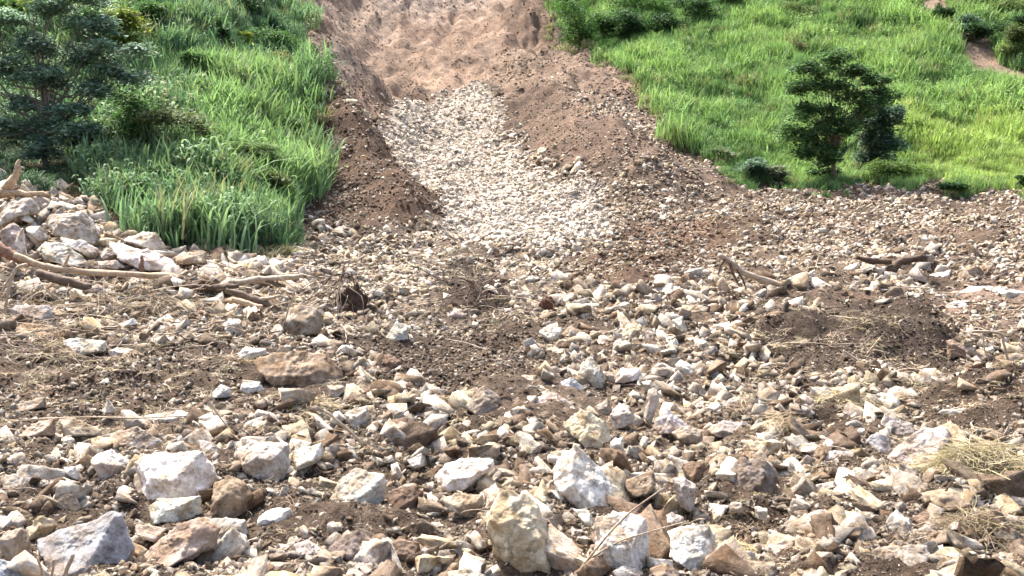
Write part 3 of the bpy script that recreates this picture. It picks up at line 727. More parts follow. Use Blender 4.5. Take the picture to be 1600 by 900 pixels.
HERO = []
for i, (cr, key, short, lab, pts) in enumerate(ROCKS):
    ox, oy, sc = CROP[cr]
    poly = [(ox + x / sc, oy + y / sc) for x, y in pts]
    m, c, info = place_rock(i, key, poly, .968 if cr == 'L' else 1.0)
    g = np.random.default_rng(77 + i)
    colr = tuple(np.clip(np.array(KEYC[key]) * g.uniform(.88, 1.1) * g.uniform(.97, 1.03, 3), 0, .75))
    HERO.append(dict(mesh=m, loc=c, px=info[0], row=info[1], size=info[2], key=key, short=short, label=lab, col=colr, rot=None, scl=None, big=info[2] > 48))

# ------------------------------------------------------------------ rubble: stones of every size over the whole slide
def sample(N, lo, hi, half=33.0):
    th = np.radians(RNG.uniform(-half, half, N)); d = np.exp(RNG.uniform(math.log(lo), math.log(hi), N))
    x = np.sin(th) * d; y = np.cos(th) * d
    h = base_h(x, y); px, row, f = project(x, y, h)
    return x, y, px, row, f

def build_rubble():
    x, y, px, row, f = sample(430000, 9.0, 190)
    r = cover(px + RNG.normal(0, 11, len(x)), row + RNG.normal(0, 5, len(x)))
    ok = r >= 0
    dens = np.array([g[2] for g in REG]); smax = np.array([g[3] for g in REG]); pale = np.array([g[4] for g in REG])
    clump = 1 + .85 * fbm(x / 2.2, y / 2.2, octs=3, seed=71) + .3 * vnoise(x / .7, y / .7, seed=75)
    ok &= RNG.random(len(x)) < dens[np.maximum(r, 0)] * .92 * np.clip(clump, .15, 2)
    x, y, px, row, f, r = [a[ok] for a in (x, y, px, row, f, r)]
    N = len(x)
    spx = 3.4 * (1 - RNG.random(N)) ** (-1 / 1.55)            # size in photograph pixels, many small, few big
    pile = np.array([g[1] == (.16,.125,.101) for g in REG])[r]; spx = np.where(pile, spx * 1.7, np.where(r == len(REG) - 1, spx * 1.45, spx))
    s = spx * f / FPX
    cap = smax[r] * np.where(f < 30, .75, 1.0)
    s = np.where(s > cap, cap * RNG.uniform(.3, 1, N), s)
    spx = s / f * FPX
    # keep clear of the traced rocks
    gx = np.clip((px / 2).astype(int), 0, 799); gy = np.clip(((row - spx * .35) / 2).astype(int), 0, 449)
    bad = (MASK[gy, gx] > y) & (MASK[gy, gx] < 1e8) & (spx > 5)
    gy2 = np.clip(((row - spx * .8) / 2).astype(int), 0, 449)
    bad |= (MASK[gy2, gx] > y) & (MASK[gy2, gx] < 1e8) & (spx > 9)
    k = ~bad
    x, y, px, row, f, r, s, spx = [a[k] for a in (x, y, px, row, f, r, s, spx)]
    N = len(x)
    z = height(x, y) + s * np.where((y > 95) & (r != len(REG) - 1), RNG.uniform(-.42, -.18, N), RNG.uniform(-.28, .10, N))
    # colours: pale limestone, tan, brown, and clods of the soil itself
    soil = np.array([g[1] for g in REG])[r]
    t = RNG.random(N); pl = pale[r]
    pal = np.array([KEYC['W'], KEYC['V'], KEYC['P'], KEYC['W'], KEYC['Y'], KEYC['T']])[RNG.integers(0, 6, N)]
    tan = np.array([KEYC['T'], KEYC['R'], (.30, .23, .17), (.26, .2, .155)])[RNG.integers(0, 4, N)]
    pl = np.where(spx > 8, pl * .55 + .42, pl)
    C = np.where((t < pl)[:, None], pal, np.where((t < pl + .25)[:, None], tan * .55 + soil * .6, soil * 1.3))
    grey = r == len(REG) - 1
    C[grey] = C[grey] * .4 + np.array((.78, .75, .705)) * .6
    farb = np.where(grey, 0, np.clip((y - 85) / 40, 0, .85))[:, None]           # the bowl's stones carry its dust
    C = C * (1 - farb) + soil * 1.3 * farb
    C *= RNG.uniform(.58, 1.2, (N, 1)) * np.array((1.03, 1.0, .95))
    R = RNG.uniform(-math.pi, math.pi, (N, 3)); R[:, :2] *= .26
    S = s[:, None] * .92 * np.c_[RNG.uniform(.8, 1.45, N), RNG.uniform(.7, 1.25, N), RNG.uniform(.6, 1.2, N)]
    I = RNG.integers(0, 26, N)
    I = np.where(spx > 9, RNG.integers(0, 12, N), I)
    return x, y, z, px, row, spx, R, S, I, C, t < pl

rx, ry, rz, rpx, rrow, rspx, rR, rS, rI, rC, rpale = build_rubble()
vis = (rpx > 5) & (rpx < 1595) & (rrow > 5) & (rrow < 895)
pick = np.argsort(-np.where(vis, rspx, 0))[:max(0, 292 - len(ROCKS))]
keep = np.ones(len(rx), bool); keep[pick] = False
AUTO_MESH = {}
for j in pick:
    q = int(rI[j])
    if q not in AUTO_MESH:
        V, F = hull_rock(300 + q, 7); AUTO_MESH[q] = mk_mesh('rock', V, F, M_ROCK, False)
    c = rC[j]; key = min((k for k in 'WTPBRKD'), key=lambda k: sum((c[a] - KEYC[k][a]) ** 2 for a in range(3)))
    HERO.append(dict(mesh=AUTO_MESH[q], loc=(rx[j], ry[j], rz[j]), px=rpx[j], row=rrow[j], size=rspx[j], key=key, short=None, label=None, col=tuple(np.clip(c, 0, .75)), rot=rR[j], scl=rS[j] * 1.1, big=False))
scatter('rubble', np.c_[rx, ry, rz][keep], rR[keep], rS[keep], rI[keep], rC[keep], PROTO, 'countless small stones and clods strewn over the landslide', 'rubble')
EXTRA_MARKS = []

# ------------------------------------------------------------------ broken wood, roots and straw lying on the slide
def wp(px, row, d):
    u, e = ray(px, row); return np.array([u * d, d, CAM_Z + e * d])
def dist_at(px, row): return cast(px, row)[1]
def bar(P, R, d, m=14, sides=8, rough=.25, seed=0, dd=0.0):
    """bar through photograph points P (radii in pixels) at about distance d; dd moves its far end away"""
    n = len(P); W_ = np.array([wp(p[0], p[1], d + dd * i / max(n - 1, 1)) for i, p in enumerate(P)])
    C = curve_pts(W_, m); r = np.interp(np.linspace(0, 1, m), np.linspace(0, 1, len(R)), R) * d / FPX
    C[1:-1] += RNG.normal(0, .12, (m - 2, 3)) * r[1:-1, None]
    return tube(C, r, sides, rough, seed)
def bars(name, items, mat, d, **kw):
    b = MB()
    for i, it in enumerate(items):
        V, F = bar(it[0], it[1], it[2] if len(it) > 2 else d, seed=i + 3, **kw); b.add(V, F)
    return b.mesh(name, mat)
def wood(name, label, parts, d, cat, group=None):
    """a broken log or branch: an Empty at its foot and one mesh for each part"""
    p0 = parts[0][1][0]; o0 = wp(p0[0][0], p0[0][1], d)
    root = link(name, None, None, o0, label, cat, group)
    for i, (pn, it, mat) in enumerate(parts):
        V, F = bar(it[0], it[1], d, m=it[2] if len(it) > 2 else 16, seed=i * 7 + len(label), dd=it[3] if len(it) > 3 else 0)
        b = MB(); b.add(V - o0, F); link(pn, b.mesh(pn, mat), root)
    return root
D1 = dist_at(150, 445) - 1.3
EXTRA_MARKS += [(150, 425, 'peeled log'), (415, 438, 'grey bark log'), (545, 445, 'hanging root mass'), (745, 450, 'dark root mound'), (1185, 425, 'bent stick'), (1395, 405, 'dark broken log'), (1530, 730, 'straw heap'), (1225, 485, 'dark pointed stub')]
wood('log', 'long peeled orange-tan log lying below the boulder pile', [('trunk', ([(22,398),(60,413),(100,421),(180,428),(272,431)], [4.5,5.2,5.2,5.2,4], 26), M_PEEL), ('branch_stub', ([(96,420),(104,409),(108,398)], [3,2.5,1.5], 7), M_PEEL)], D1 - .3, 'log')
wood('log', 'short bark-covered log beneath the thick end of the peeled log', [('trunk', ([(60,428),(95,438),(142,449)], [6,7,5.5], 16), M_BARK)], D1 - 1.0, 'log')
wood('log', 'grey bark log pointing from the root tangle towards the gully', [('trunk', ([(358,442),(410,437),(472,431)], [5,5.5,3.5], 16), M_PALE), ('branch_stub', ([(415,437),(432,445),(446,447)], [3.5,3,2], 7), M_BARK)], D1 - .2, 'log')
wood('log', 'knotted broken log slanting down beside the hunched tan rock', [('trunk', ([(352,453),(395,467),(438,484)], [4.5,5.5,4.5], 16), M_BARK), ('branch_stub', ([(398,468),(420,466),(436,462)], [3.5,2.6,2], 7), M_PALE)], D1 - 2.0, 'log')
wood('log', 'pale split log piece tucked under the knotted broken log', [('trunk', ([(362,468),(385,475),(410,480)], [4.5,5.5,3.5], 12), M_PEEL)], D1 - 2.4, 'log')
wood('log', 'dark soil-caked log piece below the grey bark log', [('trunk', ([(300,447),(340,450),(372,446)], [4,5,3.5], 12), M_DARKW)], D1 - .9, 'log')
wood('stump', 'splintered orange stump with two prongs on top of the boulder pile', [('trunk', ([(-34,316),(-12,304),(10,298)], [9,10,8], 12), M_PEEL), ('prong', ([(2,301),(20,281),(27,266),(30,250)], [7,6.5,5.5,2], 14), M_PEEL), ('prong', ([(2,300),(36,303),(60,302),(76,304)], [5.5,4.5,4,2], 14), M_PEEL), ('splinter', ([(26,270),(33,262),(38,263)], [1.8,1.5,.8], 6), M_PALE)], dist_at(20, 318) - 1.0, 'stump')
wood('log', 'rusty brown log stub sticking out beside the grooved pink rock', [('trunk', ([(-14,380),(14,396),(46,412)], [8,8,5], 14), M_RED)], dist_at(20, 412) - 1.2, 'log')
wood('splinter', 'small rust-red wood splinter standing against the long bright boulder', [('shard', ([(222,424),(221,412),(222,399)], [4.5,4,1.5], 8), M_RED)], dist_at(222, 424) - .6, 'splinter')
wood('root', 'bent pale root arching down from the end of the peeled log', [('stem', ([(42,413),(24,422),(14,452),(6,500),(2,548)], [2.5,2.6,2.4,2.2,1.5], 20), M_PALE), ('side_root', ([(20,428),(8,446),(-4,470)], [1.6,1.5,1], 9), M_PALE)], D1 - 3.5, 'root')
DS = dist_at(1185, 455) - 2.0
wood('branch', 'bent bare stick propped over a dark root ball on the slide', [('stem', ([(1124,398),(1137,408),(1162,426),(1200,440),(1246,452)], [3.5,5.5,5.5,5,1.8], 24, .8), M_PALE), ('side_root', ([(1140,410),(1146,428),(1156,448)], [2.6,2,1.2], 10), M_BARK), ('side_root', ([(1134,405),(1126,416),(1122,430)], [2,1.5,.8], 10), M_BARK), ('side_root', ([(1150,420),(1160,436),(1166,452)], [2,1.6,1], 10), M_DARKW)], DS, 'branch')
wood('stub', 'dark pointed wood stub jutting from the soil below the bent stick', [('stem', ([(1203,515),(1218,494),(1231,471)], [13,10,2.5], 12), M_DARKW)], dist_at(1215, 510) - .6, 'stub')
wood('log', 'dark broken log in two pieces beside the white tablet stone', [('trunk', ([(1338,402),(1366,408),(1392,409)], [3,5,4], 12), M_DARKW), ('branch', ([(1386,428),(1412,409),(1446,402)], [7,6,4], 14), M_DARKW), ('branch_stub', ([(1362,426),(1385,435),(1405,447)], [3,4,3], 10), M_BARK)], dist_at(1390, 432) - 2.0, 'log')
DT = dist_at(950, 880) - .2
wood('twig', 'thin forked twig crossing the big square block at the bottom', [('stem', ([(906,890),(948,838),(985,800),(1038,762)], [1.9,1.7,1.5,.9], 20), M_PALE), ('side_twig', ([(912,880),(960,850),(1010,832),(1076,814)], [1.7,1.5,1.2,.7], 18), M_PALE), ('side_twig', ([(950,852),(958,880),(957,905)], [1.2,1,.8], 9), M_PALE)], DT, 'twig')
wood('reed', 'long straight pale reed lying across the soil', [('stem', ([(48,655),(130,652),(220,653),(312,649)], [1.3,1.4,1.3,.8], 16), M_PALE)], dist_at(180, 660) - .2, 'reed')
wood('twig', 'straight pale stick leaning in the soil downhill of the dark pointed stub', [('stem', ([(1149,557),(1158,544),(1167,530)], [2,2.2,1.8], 8), M_PALE)], dist_at(1158, 558) - .1, 'twig')
wood('twig', 'thin twig slanting across the dark soil mound', [('stem', ([(1318,548),(1356,574),(1392,596)], [1.6,1.5,1], 12), M_PALE)], dist_at(1360, 590) - .3, 'twig')
wood('twig', 'small forked straw-coloured twig on the dark soil mound', [('stem', ([(1352,557),(1363,543),(1375,528)], [1.3,1.2,.8], 8), M_PEEL), ('side_twig', ([(1354,555),(1351,540),(1346,530)], [1,.9,.6], 7), M_PALE)], dist_at(1360, 575) - .3, 'twig')
wood('cane', 'bent pale cane framing a dark hollow near the rusty block', [('stem', ([(1520,518),(1562,521),(1568,538),(1575,562)], [2,2.2,2,1.6], 16), M_PALE), ('side_twig', ([(1536,520),(1538,545),(1545,562)], [1.4,1.2,.9], 9), M_PALE)], dist_at(1550, 566) - .1, 'cane')
wood('stub', 'small pale wood stub standing upright in the soil above the white pyramid stone', [('stem', ([(250,592),(248,576),(246,560)], [2.4,2.4,1.4], 8), M_PALE)], dist_at(248, 590), 'stub')
wood('twig', 'curved pale twig beside the wide pale slab', [('stem', ([(330,630),(346,655),(368,680)], [1.8,1.6,1], 12), M_PALE)], dist_at(345, 680) - .2, 'twig')
wood('cane', 'broken pale cane stub in front of the blue-grey boulder', [('stem', ([(97,905),(106,886),(114,866)], [3.4,3.4,3], 8), M_PALE)], 11.0, 'cane')
wood('cane', 'short thin cane stub beside the broken cane before the blue-grey boulder', [('stem', ([(80,905),(83,888),(84,874)], [2,2,1.8], 8), M_PALE)], 11.0, 'cane')
wood('cane', 'leaning cane stub near the foot of the tan upright rock', [('stem', ([(66,900),(63,884),(58,872)], [1.8,1.8,1.4], 8), M_PEEL)], 11.0, 'cane')
wood('twig', 'thin pale twig leaning beside the hunched tan rock', [('stem', ([(440,516),(448,492),(454,470)], [1.3,1.3,.9], 9), M_PALE)], dist_at(446, 520), 'twig')
wood('twig', 'dry curved twig arching over the light grey chunk', [('stem', ([(505,640),(540,668),(562,690),(574,712)], [2.2,2.4,2,1.2], 14), M_PALE)], dist_at(540, 705), 'twig')

def root_clump(name, label, px, row, wpx, hpx, n, mat, seed, down=True, mound=None):
    g = np.random.default_rng(seed); d = dist_at(px, row + hpx * .4) - .5; s = d / FPX; base = wp(px, row + hpx * .5, d)
    root = link(name, None, None, base, label, 'roots')
    Wm, Hm = wpx * s, hpx * s
    V, F = rock_from_planes(np.r_[g.normal(size=(26, 3)), [[0, 0, -1], [0, 0, 1]]], np.r_[g.uniform(.8, 1.0, 26), .6, .9], 5, 1.0, seed, 3.6, 8)
    V = V * np.c_[(1.15 - .55 * V[:, 2]), (1.15 - .55 * V[:, 2]), np.ones(len(V))] * [Wm * .40, Wm * .34, Hm * .60]
    b = MB(); b.add(V, F); mm = b.mesh('soil_lump', M_ROCK); o = link('soil_lump', mm, root); o.color = (*(mound or (.075, .05, .036)), 1)
    for i in range(n):
        a = g.uniform(0, 2 * math.pi); r0 = g.uniform(.1, .8)
        p0 = np.array([math.cos(a) * Wm * .35 * r0, math.sin(a) * Wm * .25 * r0 - .05, Hm * (g.uniform(.45, .95))])
        L = g.uniform(.25, 1.1) * Hm
        dirv = np.array([math.cos(a) * g.uniform(.1, .9) + .25 * g.normal(), math.sin(a) * .5 - .25, g.uniform(-.35, .6)])
        P = [p0 * .7]
        for k in range(5):
            P.append(P[-1] + dirv * L * .24); dirv = dirv + [g.normal(0, .28), g.normal(0, .2), -.30 if down else g.normal(-.12, .25)]
        rr = g.uniform(.010, .028) * (1 if wpx > 50 else .8)
        V, F = tube(curve_pts(P, 11), np.linspace(rr, rr * .35, 11), 5, .2, i)
        b = MB(); b.add(V, F); link('root', b.mesh('root', mat if g.random() < .85 else M_PALE), root)
root_clump('root_mass', 'dark mass of hanging torn roots below the left grassy slope', 545, 442, 84, 108, 34, M_DARKW, 5)
root_clump('root_mass', 'dark soil mound bristling with torn roots at the foot of the gully', 742, 455, 110, 84, 26, M_DARKW, 6, down=False)
root_clump('root_mass', 'small reddish root ball beside the dark root mound', 848, 466, 34, 28, 12, M_RED, 7, mound=(.12, .06, .04))
root_clump('root_mass', 'dark root ball hanging under the bent stick', 1150, 462, 60, 46, 18, M_DARKW, 8)
root_clump('root_mass', 'flat tangle of roots under the short bark-covered log', 60, 450, 90, 44, 20, M_PALE, 9, mound=(.12, .085, .06))

# straw: loose arched strips
def straw_strands(n, g, W_, D_, H_, L, wd, col, dome=True):
    b = MB()
    for i in range(n):
        a = g.uniform(0, 2 * math.pi); r = math.sqrt(g.random()) * .5
        c = np.array([math.cos(a) * r * W_, math.sin(a) * r * D_, 0]); c[2] = H_ * (1 - (2 * r) ** 2) * g.uniform(.35, 1.05) if dome else abs(g.normal(0, H_ * .4))
        t = g.uniform(0, 2 * math.pi); l = L * g.uniform(.4, 1.2); k = 6
        q = np.linspace(-.5, .5, k)
        bend = g.normal(0, .8); dirv = np.array([math.cos(t), math.sin(t), 0]); nrm = np.array([-math.sin(t), math.cos(t), 0])
        P = c + np.outer(q * l, dirv) + np.outer((q ** 2) * bend * l, nrm) + np.outer(-(q ** 2) * l * g.uniform(-.5, 1.3) + g.normal(0, .16) * q * l, [0, 0, 1])
        w_ = wd * g.uniform(.6, 1.3); sd_ = nrm * w_ * .5 + np.array([0, 0, g.normal(0, .3) * w_])
        V = np.concatenate([P + sd_, P - sd_]); F = [(j, j + 1, k + j + 1, k + j) for j in range(k - 1)]
        cc = np.array(col) * g.uniform(.55, 1.25) * np.array([1, g.uniform(.92, 1.05), g.uniform(.75, 1.1)])
        b.add(V, F, np.clip(cc, 0, .8))
    return b
def straw_heap(name, label, px, row, wpx, hpx, n, seed, col=(.50, .41, .22), wd=.009):
    g = np.random.default_rng(seed); p = cast(px, row); d = p[1]; s = d / FPX
    b = straw_strands(n, g, wpx * s, wpx * s * .8, hpx * s, .55 * wpx * s, wd, col)
    p[2] = float(height(np.array([p[0]]), np.array([p[1]]))[0]) - .03
    link(name, b.mesh(name, M_STRAW, False), None, p, label, 'straw')
straw_heap('straw_heap', 'big matted heap of pale yellow straw near the edge', 1528, 775, 175, 62, 1300, 21, (.36, .31, .20))
straw_heap('straw_heap', 'loose grey-brown straw hanging below the big straw heap', 1530, 850, 150, 40, 500, 22, (.25, .20, .14))
straw_heap('straw_tuft', 'yellowish straw tuft among pale stones above the grey pointed rock', 1325, 640, 110, 26, 260, 23, (.40, .34, .22))
straw_heap('straw_tuft', 'dry straw tuft below the rust-stained boulder', 490, 655, 90, 22, 240, 24, (.38, .31, .22))
straw_heap('straw_tuft', 'thin flat straw patch beside the rounded whitish boulder', 1150, 860, 110, 24, 380, 25, (.43, .35, .22))
straw_heap('straw_tuft', 'straw tuft over the dark hollow beside the grooved stones', 1225, 690, 80, 36, 300, 26, (.36, .29, .2))
straw_heap('straw_tuft', 'tangled straw and root fibres in front of the peeled log', 210, 480, 260, 12, 260, 27, (.24, .19, .14), .016)
straw_heap('straw_tuft', 'fibrous straw mat at the picture edge below the bent root', 40, 560, 140, 10, 160, 28, (.25, .2, .15), .014)

def litter():
    protos = []
    for i in range(5):
        b = straw_strands(16, np.random.default_rng(400 + i), 1.0, 1.0, .16, .9, .020, (1, 1, 1), False)
        m = b.mesh('straw', M_STRAWI, False); protos.append(bpy.data.objects.new('straw', m))
    Z = [([(0,415),(480,425),(500,520),(300,570),(0,580)], 1.0), ([(0,560),(400,560),(360,660),(0,670)], .6), ([(1180,490),(1600,500),(1600,660),(1300,660),(1180,600)], .7),
         ([(1050,780),(1260,770),(1280,900),(1060,900)], .7), ([(400,600),(580,600),(570,720),(400,690)], .6), ([(1380,640),(1600,640),(1600,900),(1380,900)], .7), ([(0,660),(1600,600),(1600,900),(0,900)], .16), ([(500,400),(900,400),(900,520),(500,520)], .3), ([(900,300),(1600,300),(1600,500),(900,500)], .12)]
    x, y, px, row, f = sample(16000, 9.5, 62)
    pr = np.zeros(len(x))
    for P, q in Z: pr = np.maximum(pr, inpoly(px, row, P) * q)
    k = RNG.random(len(x)) < pr * .42
    x, y, f = x[k], y[k], f[k]; N = len(x)
    z = height(x, y) + .03
    S = (RNG.uniform(16, 34, N) * f / FPX)[:, None] * np.ones((1, 3))
    R = np.c_[RNG.normal(0, .2, (N, 2)), RNG.uniform(0, 6.28, N)]
    C = np.array((.42, .34, .235)) * RNG.uniform(.45, 1.2, (N, 1)) * RNG.uniform(.93, 1.06, (N, 3))
    scatter('straw_litter', np.c_[x, y, z], R, S, RNG.integers(0, 5, N), C, protos, 'dry straw and root fibres littering the soil', 'straw')
litter()

def twigs():
    protos = []
    for i in range(7):
        g = np.random.default_rng(640 + i); b = MB(); P = [np.array([-.5, 0, 0.0])]; dv = np.array([1, 0, g.uniform(0, .2)])
        for k in range(7): P.append(P[-1] + dv * .15); dv = dv + g.normal(0, .22, 3)
        P = np.array(P); V, F = tube(curve_pts(P, 14), np.linspace(.022, .008, 14) * g.uniform(.7, 1.3), 5, .3, i); b.add(V, F)
        for k in range(g.integers(1, 4)):
            s = P[g.integers(1, 6)]; e = s + g.normal(0, .16, 3) + [.1, 0, .03]; V, F = tube(curve_pts([s, (s + e) / 2 + g.normal(0, .03, 3), e], 6), np.linspace(.011, .005, 6), 4, .2, k); b.add(V, F)
        protos.append(bpy.data.objects.new('twig', b.mesh('twig', M_PALE if i % 3 else M_BARK)))
    x, y, px, row, f = sample(12000, 9.5, 60)
    pr = inpoly(px, row, [(-60,395),(480,415),(510,500),(320,560),(-60,570)]) * 1.0 + inpoly(px, row, [(1180,470),(1650,470),(1650,900),(1380,900),(1300,640),(1180,600)]) * .12 + inpoly(px, row, [(480,400),(900,400),(900,500),(480,520)]) * .12 + .02
    k = RNG.random(len(x)) < pr; x, y, f = x[k], y[k], f[k]; N = len(x)
    S = (RNG.uniform(18, 70, N) * f / FPX)[:, None] * np.c_[np.ones(N), np.ones(N), np.ones(N)]
    R = np.c_[RNG.normal(0, .3, N), RNG.normal(0, .16, N), RNG.uniform(0, 6.28, N)]
    scatter('twig_litter', np.c_[x, y, height(x, y) + .05], R, S, RNG.integers(0, 7, N), np.full((N, 3), .3), protos, 'broken twigs and thin roots strewn among the stones', 'twigs')
twigs()

# ------------------------------------------------------------------ grass slopes
def blade_clump(n, g, spread, width, arch, lean):
    b = MB(); k = 5
    for i in range(n):
        a = g.uniform(0, 2 * math.pi); r = math.sqrt(g.random()) * spread; h = g.uniform(.55, 1.0); t = g.uniform(0, 2 * math.pi)
        q = np.linspace(0, 1, k); out = lean * g.uniform(.3, 1.3)
        dirv = np.array([math.cos(t), math.sin(t), 0]); sd_ = np.array([-math.sin(t), math.cos(t), 0])
        P = np.array([math.cos(a) * r, math.sin(a) * r, 0]) + np.outer(out * q ** 2 * h, dirv) + np.outer(h * (q - arch * g.uniform(.4, 1.2) * q ** 3), [0, 0, 1])
        w_ = width * g.uniform(.6, 1.3) * np.array([.7, 1, .95, .65, .08])
        V = np.concatenate([P + sd_ * w_[:, None] * .5, P - sd_ * w_[:, None] * .5])
        b.add(V, [(j, j + 1, k + j + 1, k + j) for j in range(k - 1)])
    return b
GP = []
for i in range(5): GP.append(bpy.data.objects.new('grass', blade_clump(44, np.random.default_rng(500 + i), .40, .036, .30, .36).mesh('grass', M_GRASS)))   # tall, arching
for i in range(3): GP.append(bpy.data.objects.new('grass', blade_clump(46, np.random.default_rng(520 + i), .50, .040, .6, .8).mesh('grass', M_GRASS)))    # lower, drooping

def cane_proto(g):
    b = MB()
    for i in range(7):
        a = g.uniform(0, 6.28); r = math.sqrt(g.random()) * .42; p = np.array([math.cos(a) * r, math.sin(a) * r, 0]); h = g.uniform(.6, .92); ln = g.normal(0, .07, 2)
        top = p + [ln[0], ln[1], h]; sd_ = np.array([.008, .006, 0])
        b.add(np.array([p - sd_, p + sd_, top + sd_ * .4, top - sd_ * .4]), [(0, 1, 2, 3)])
        for k in range(9):
            q = .15 + .85 * k / 8; o = p + (top - p) * q; t = g.uniform(0, 6.28); l = g.uniform(.20, .36) * (1.1 - .35 * q); d = np.array([math.cos(t), math.sin(t), 0]); n_ = np.array([-d[1], d[0], 0]); s = np.linspace(0, 1, 5)
            P = o + np.outer(s * l * .8, d) + np.outer(l * (.75 * s - .95 * s ** 2), [0, 0, 1]); w_ = g.uniform(.022, .036) * np.array([.5, 1, .9, .6, .06])
            b.add(np.concatenate([P + n_ * w_[:, None], P - n_ * w_[:, None]]), [(j, j + 1, 6 + j, 5 + j) for j in range(4)])
    return b.mesh('cane', M_GRASS)
for i in range(5): GP.append(bpy.data.objects.new('cane', cane_proto(np.random.default_rng(540 + i))))

def grass(name, label, poly, N, lo, hi, half, hgt, cols, excl=(), dens=1.0, low=.0, seed=0, warp=True):
    x, y, px, row, f = sample(N, lo, hi, half)
    wx, wy = _warp(px, row, x, y) if warp else (px, row)
    k = inpoly(wx + RNG.normal(0, 9, N), wy + RNG.normal(0, 5, N), poly) & (row > -260) & (px > -350) & (px < 1950)
    for e in excl: k &= ~inpoly(wx, wy, e)
    k &= RNG.random(N) < dens
    x, y, px, row, f = x[k], y[k], px[k], row[k], f[k]; N = len(x)
    z = height(x, y) - .05
    n1 = fbm(x / 5.5, y / 8, octs=3, seed=seed + 80); n2 = vnoise(x / 1.6, y / 1.6, seed=seed + 81)
    h = hgt * np.clip(1 + .38 * n1 + .3 * n2, .35, 2) * RNG.uniform(.75, 1.2, N)
    h *= np.where((px > 1000) & (row > 230), np.clip((297 - row) / 62, .4, 1), 1)
    S = np.c_[h * RNG.uniform(.7, 1.1, N), h * RNG.uniform(.7, 1.1, N), h]
    R = np.c_[RNG.normal(0, .12, (N, 2)), RNG.uniform(0, 6.28, N)]
    t = np.clip(.5 + .55 * n1 + RNG.normal(0, .22, N), 0, 1)[:, None]
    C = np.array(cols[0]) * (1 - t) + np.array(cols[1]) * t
    if len(cols) > 2:                                      # brighter, yellower colour inside one outline; on the right slope, painted backlit glow
        q = inpoly(px + RNG.normal(0, 18, N), row + RNG.normal(0, 8, N), cols[2]); C[q] = C[q] * .35 + np.array(cols[3]) * .65
    dead = RNG.random(N) < .07; C[dead] = C[dead] * .3 + np.array((.26, .24, .13)) * .7
    C *= RNG.uniform(.6, 1.3, (N, 1))
    I = np.where(RNG.random(N) < low, RNG.integers(5, 8, N), RNG.integers(0, 5, N))
    if name == 'grass':
        cn = RNG.random(N) < np.clip(.72 + .5 * vnoise(x / 4, y / 4, seed=seed + 90), .1, .95); I = np.where(cn, RNG.integers(8, 13, N), I); S = np.where(cn[:, None], S * 1.22, S)
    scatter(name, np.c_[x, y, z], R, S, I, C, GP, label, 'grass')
grass('grass', 'tall green grass covering the left slope', VEG_L, 46000, 36, 160, 38, 2.15, [(.080, .165, .085), (.215, .330, .170), [(300,110),(470,120),(490,300),(400,395),(300,250)], (.22, .36, .140)], excl=[[(-400,200),(120,215),(150,290),(205,372),(60,300),(-400,300)]], low=.15, seed=1)
grass('grass', 'tall bright green grass covering the right slope', VEG_R, 74000, 62, 235, 38, 2.0, [(.100, .200, .070), (.240, .375, .130), [(1380,200),(1620,190),(1620,305),(1430,290)], (.32, .42, .115)], excl=[BARE_R], low=.2, seed=2)
grass('undergrowth', 'weeds coloured dark for the shade under the large spreading tree', [(-400,180),(140,200),(170,290),(205,372),(150,320),(60,300),(-400,300)], 40000, 38, 75, 42, .9, [(.025, .055, .035), (.06, .12, .06)], low=.6, seed=6, dens=.6)  # the tree's shade is painted into these dark blade colours
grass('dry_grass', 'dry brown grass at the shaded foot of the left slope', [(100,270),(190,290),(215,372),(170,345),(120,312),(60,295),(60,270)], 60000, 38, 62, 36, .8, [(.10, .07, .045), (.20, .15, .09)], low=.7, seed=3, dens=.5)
EDGE_L = [(470,170),(498,180),(500,290),(455,350),(420,410),(300,402),(310,392),(400,380),(450,320),(478,260)]
EDGE_R = [(862,20),(885,55),(940,88),(1000,125),(1050,170),(1075,220),(1120,255),(1260,285),(1250,298),(1110,276),(1045,230),(1020,175),(930,105),(868,75)]
grass('dry_grass', 'pale withered grass hanging over the torn edge of the left slope', EDGE_L, 60000, 36, 100, 36, .9, [(.15, .15, .09), (.32, .30, .19)], low=.9, seed=4, dens=.35)
grass('dry_grass', 'pale withered grass along the torn edge of the right slope', EDGE_R, 60000, 60, 160, 36, 1.0, [(.15, .15, .09), (.30, .30, .17)], low=.9, seed=5, dens=.35)

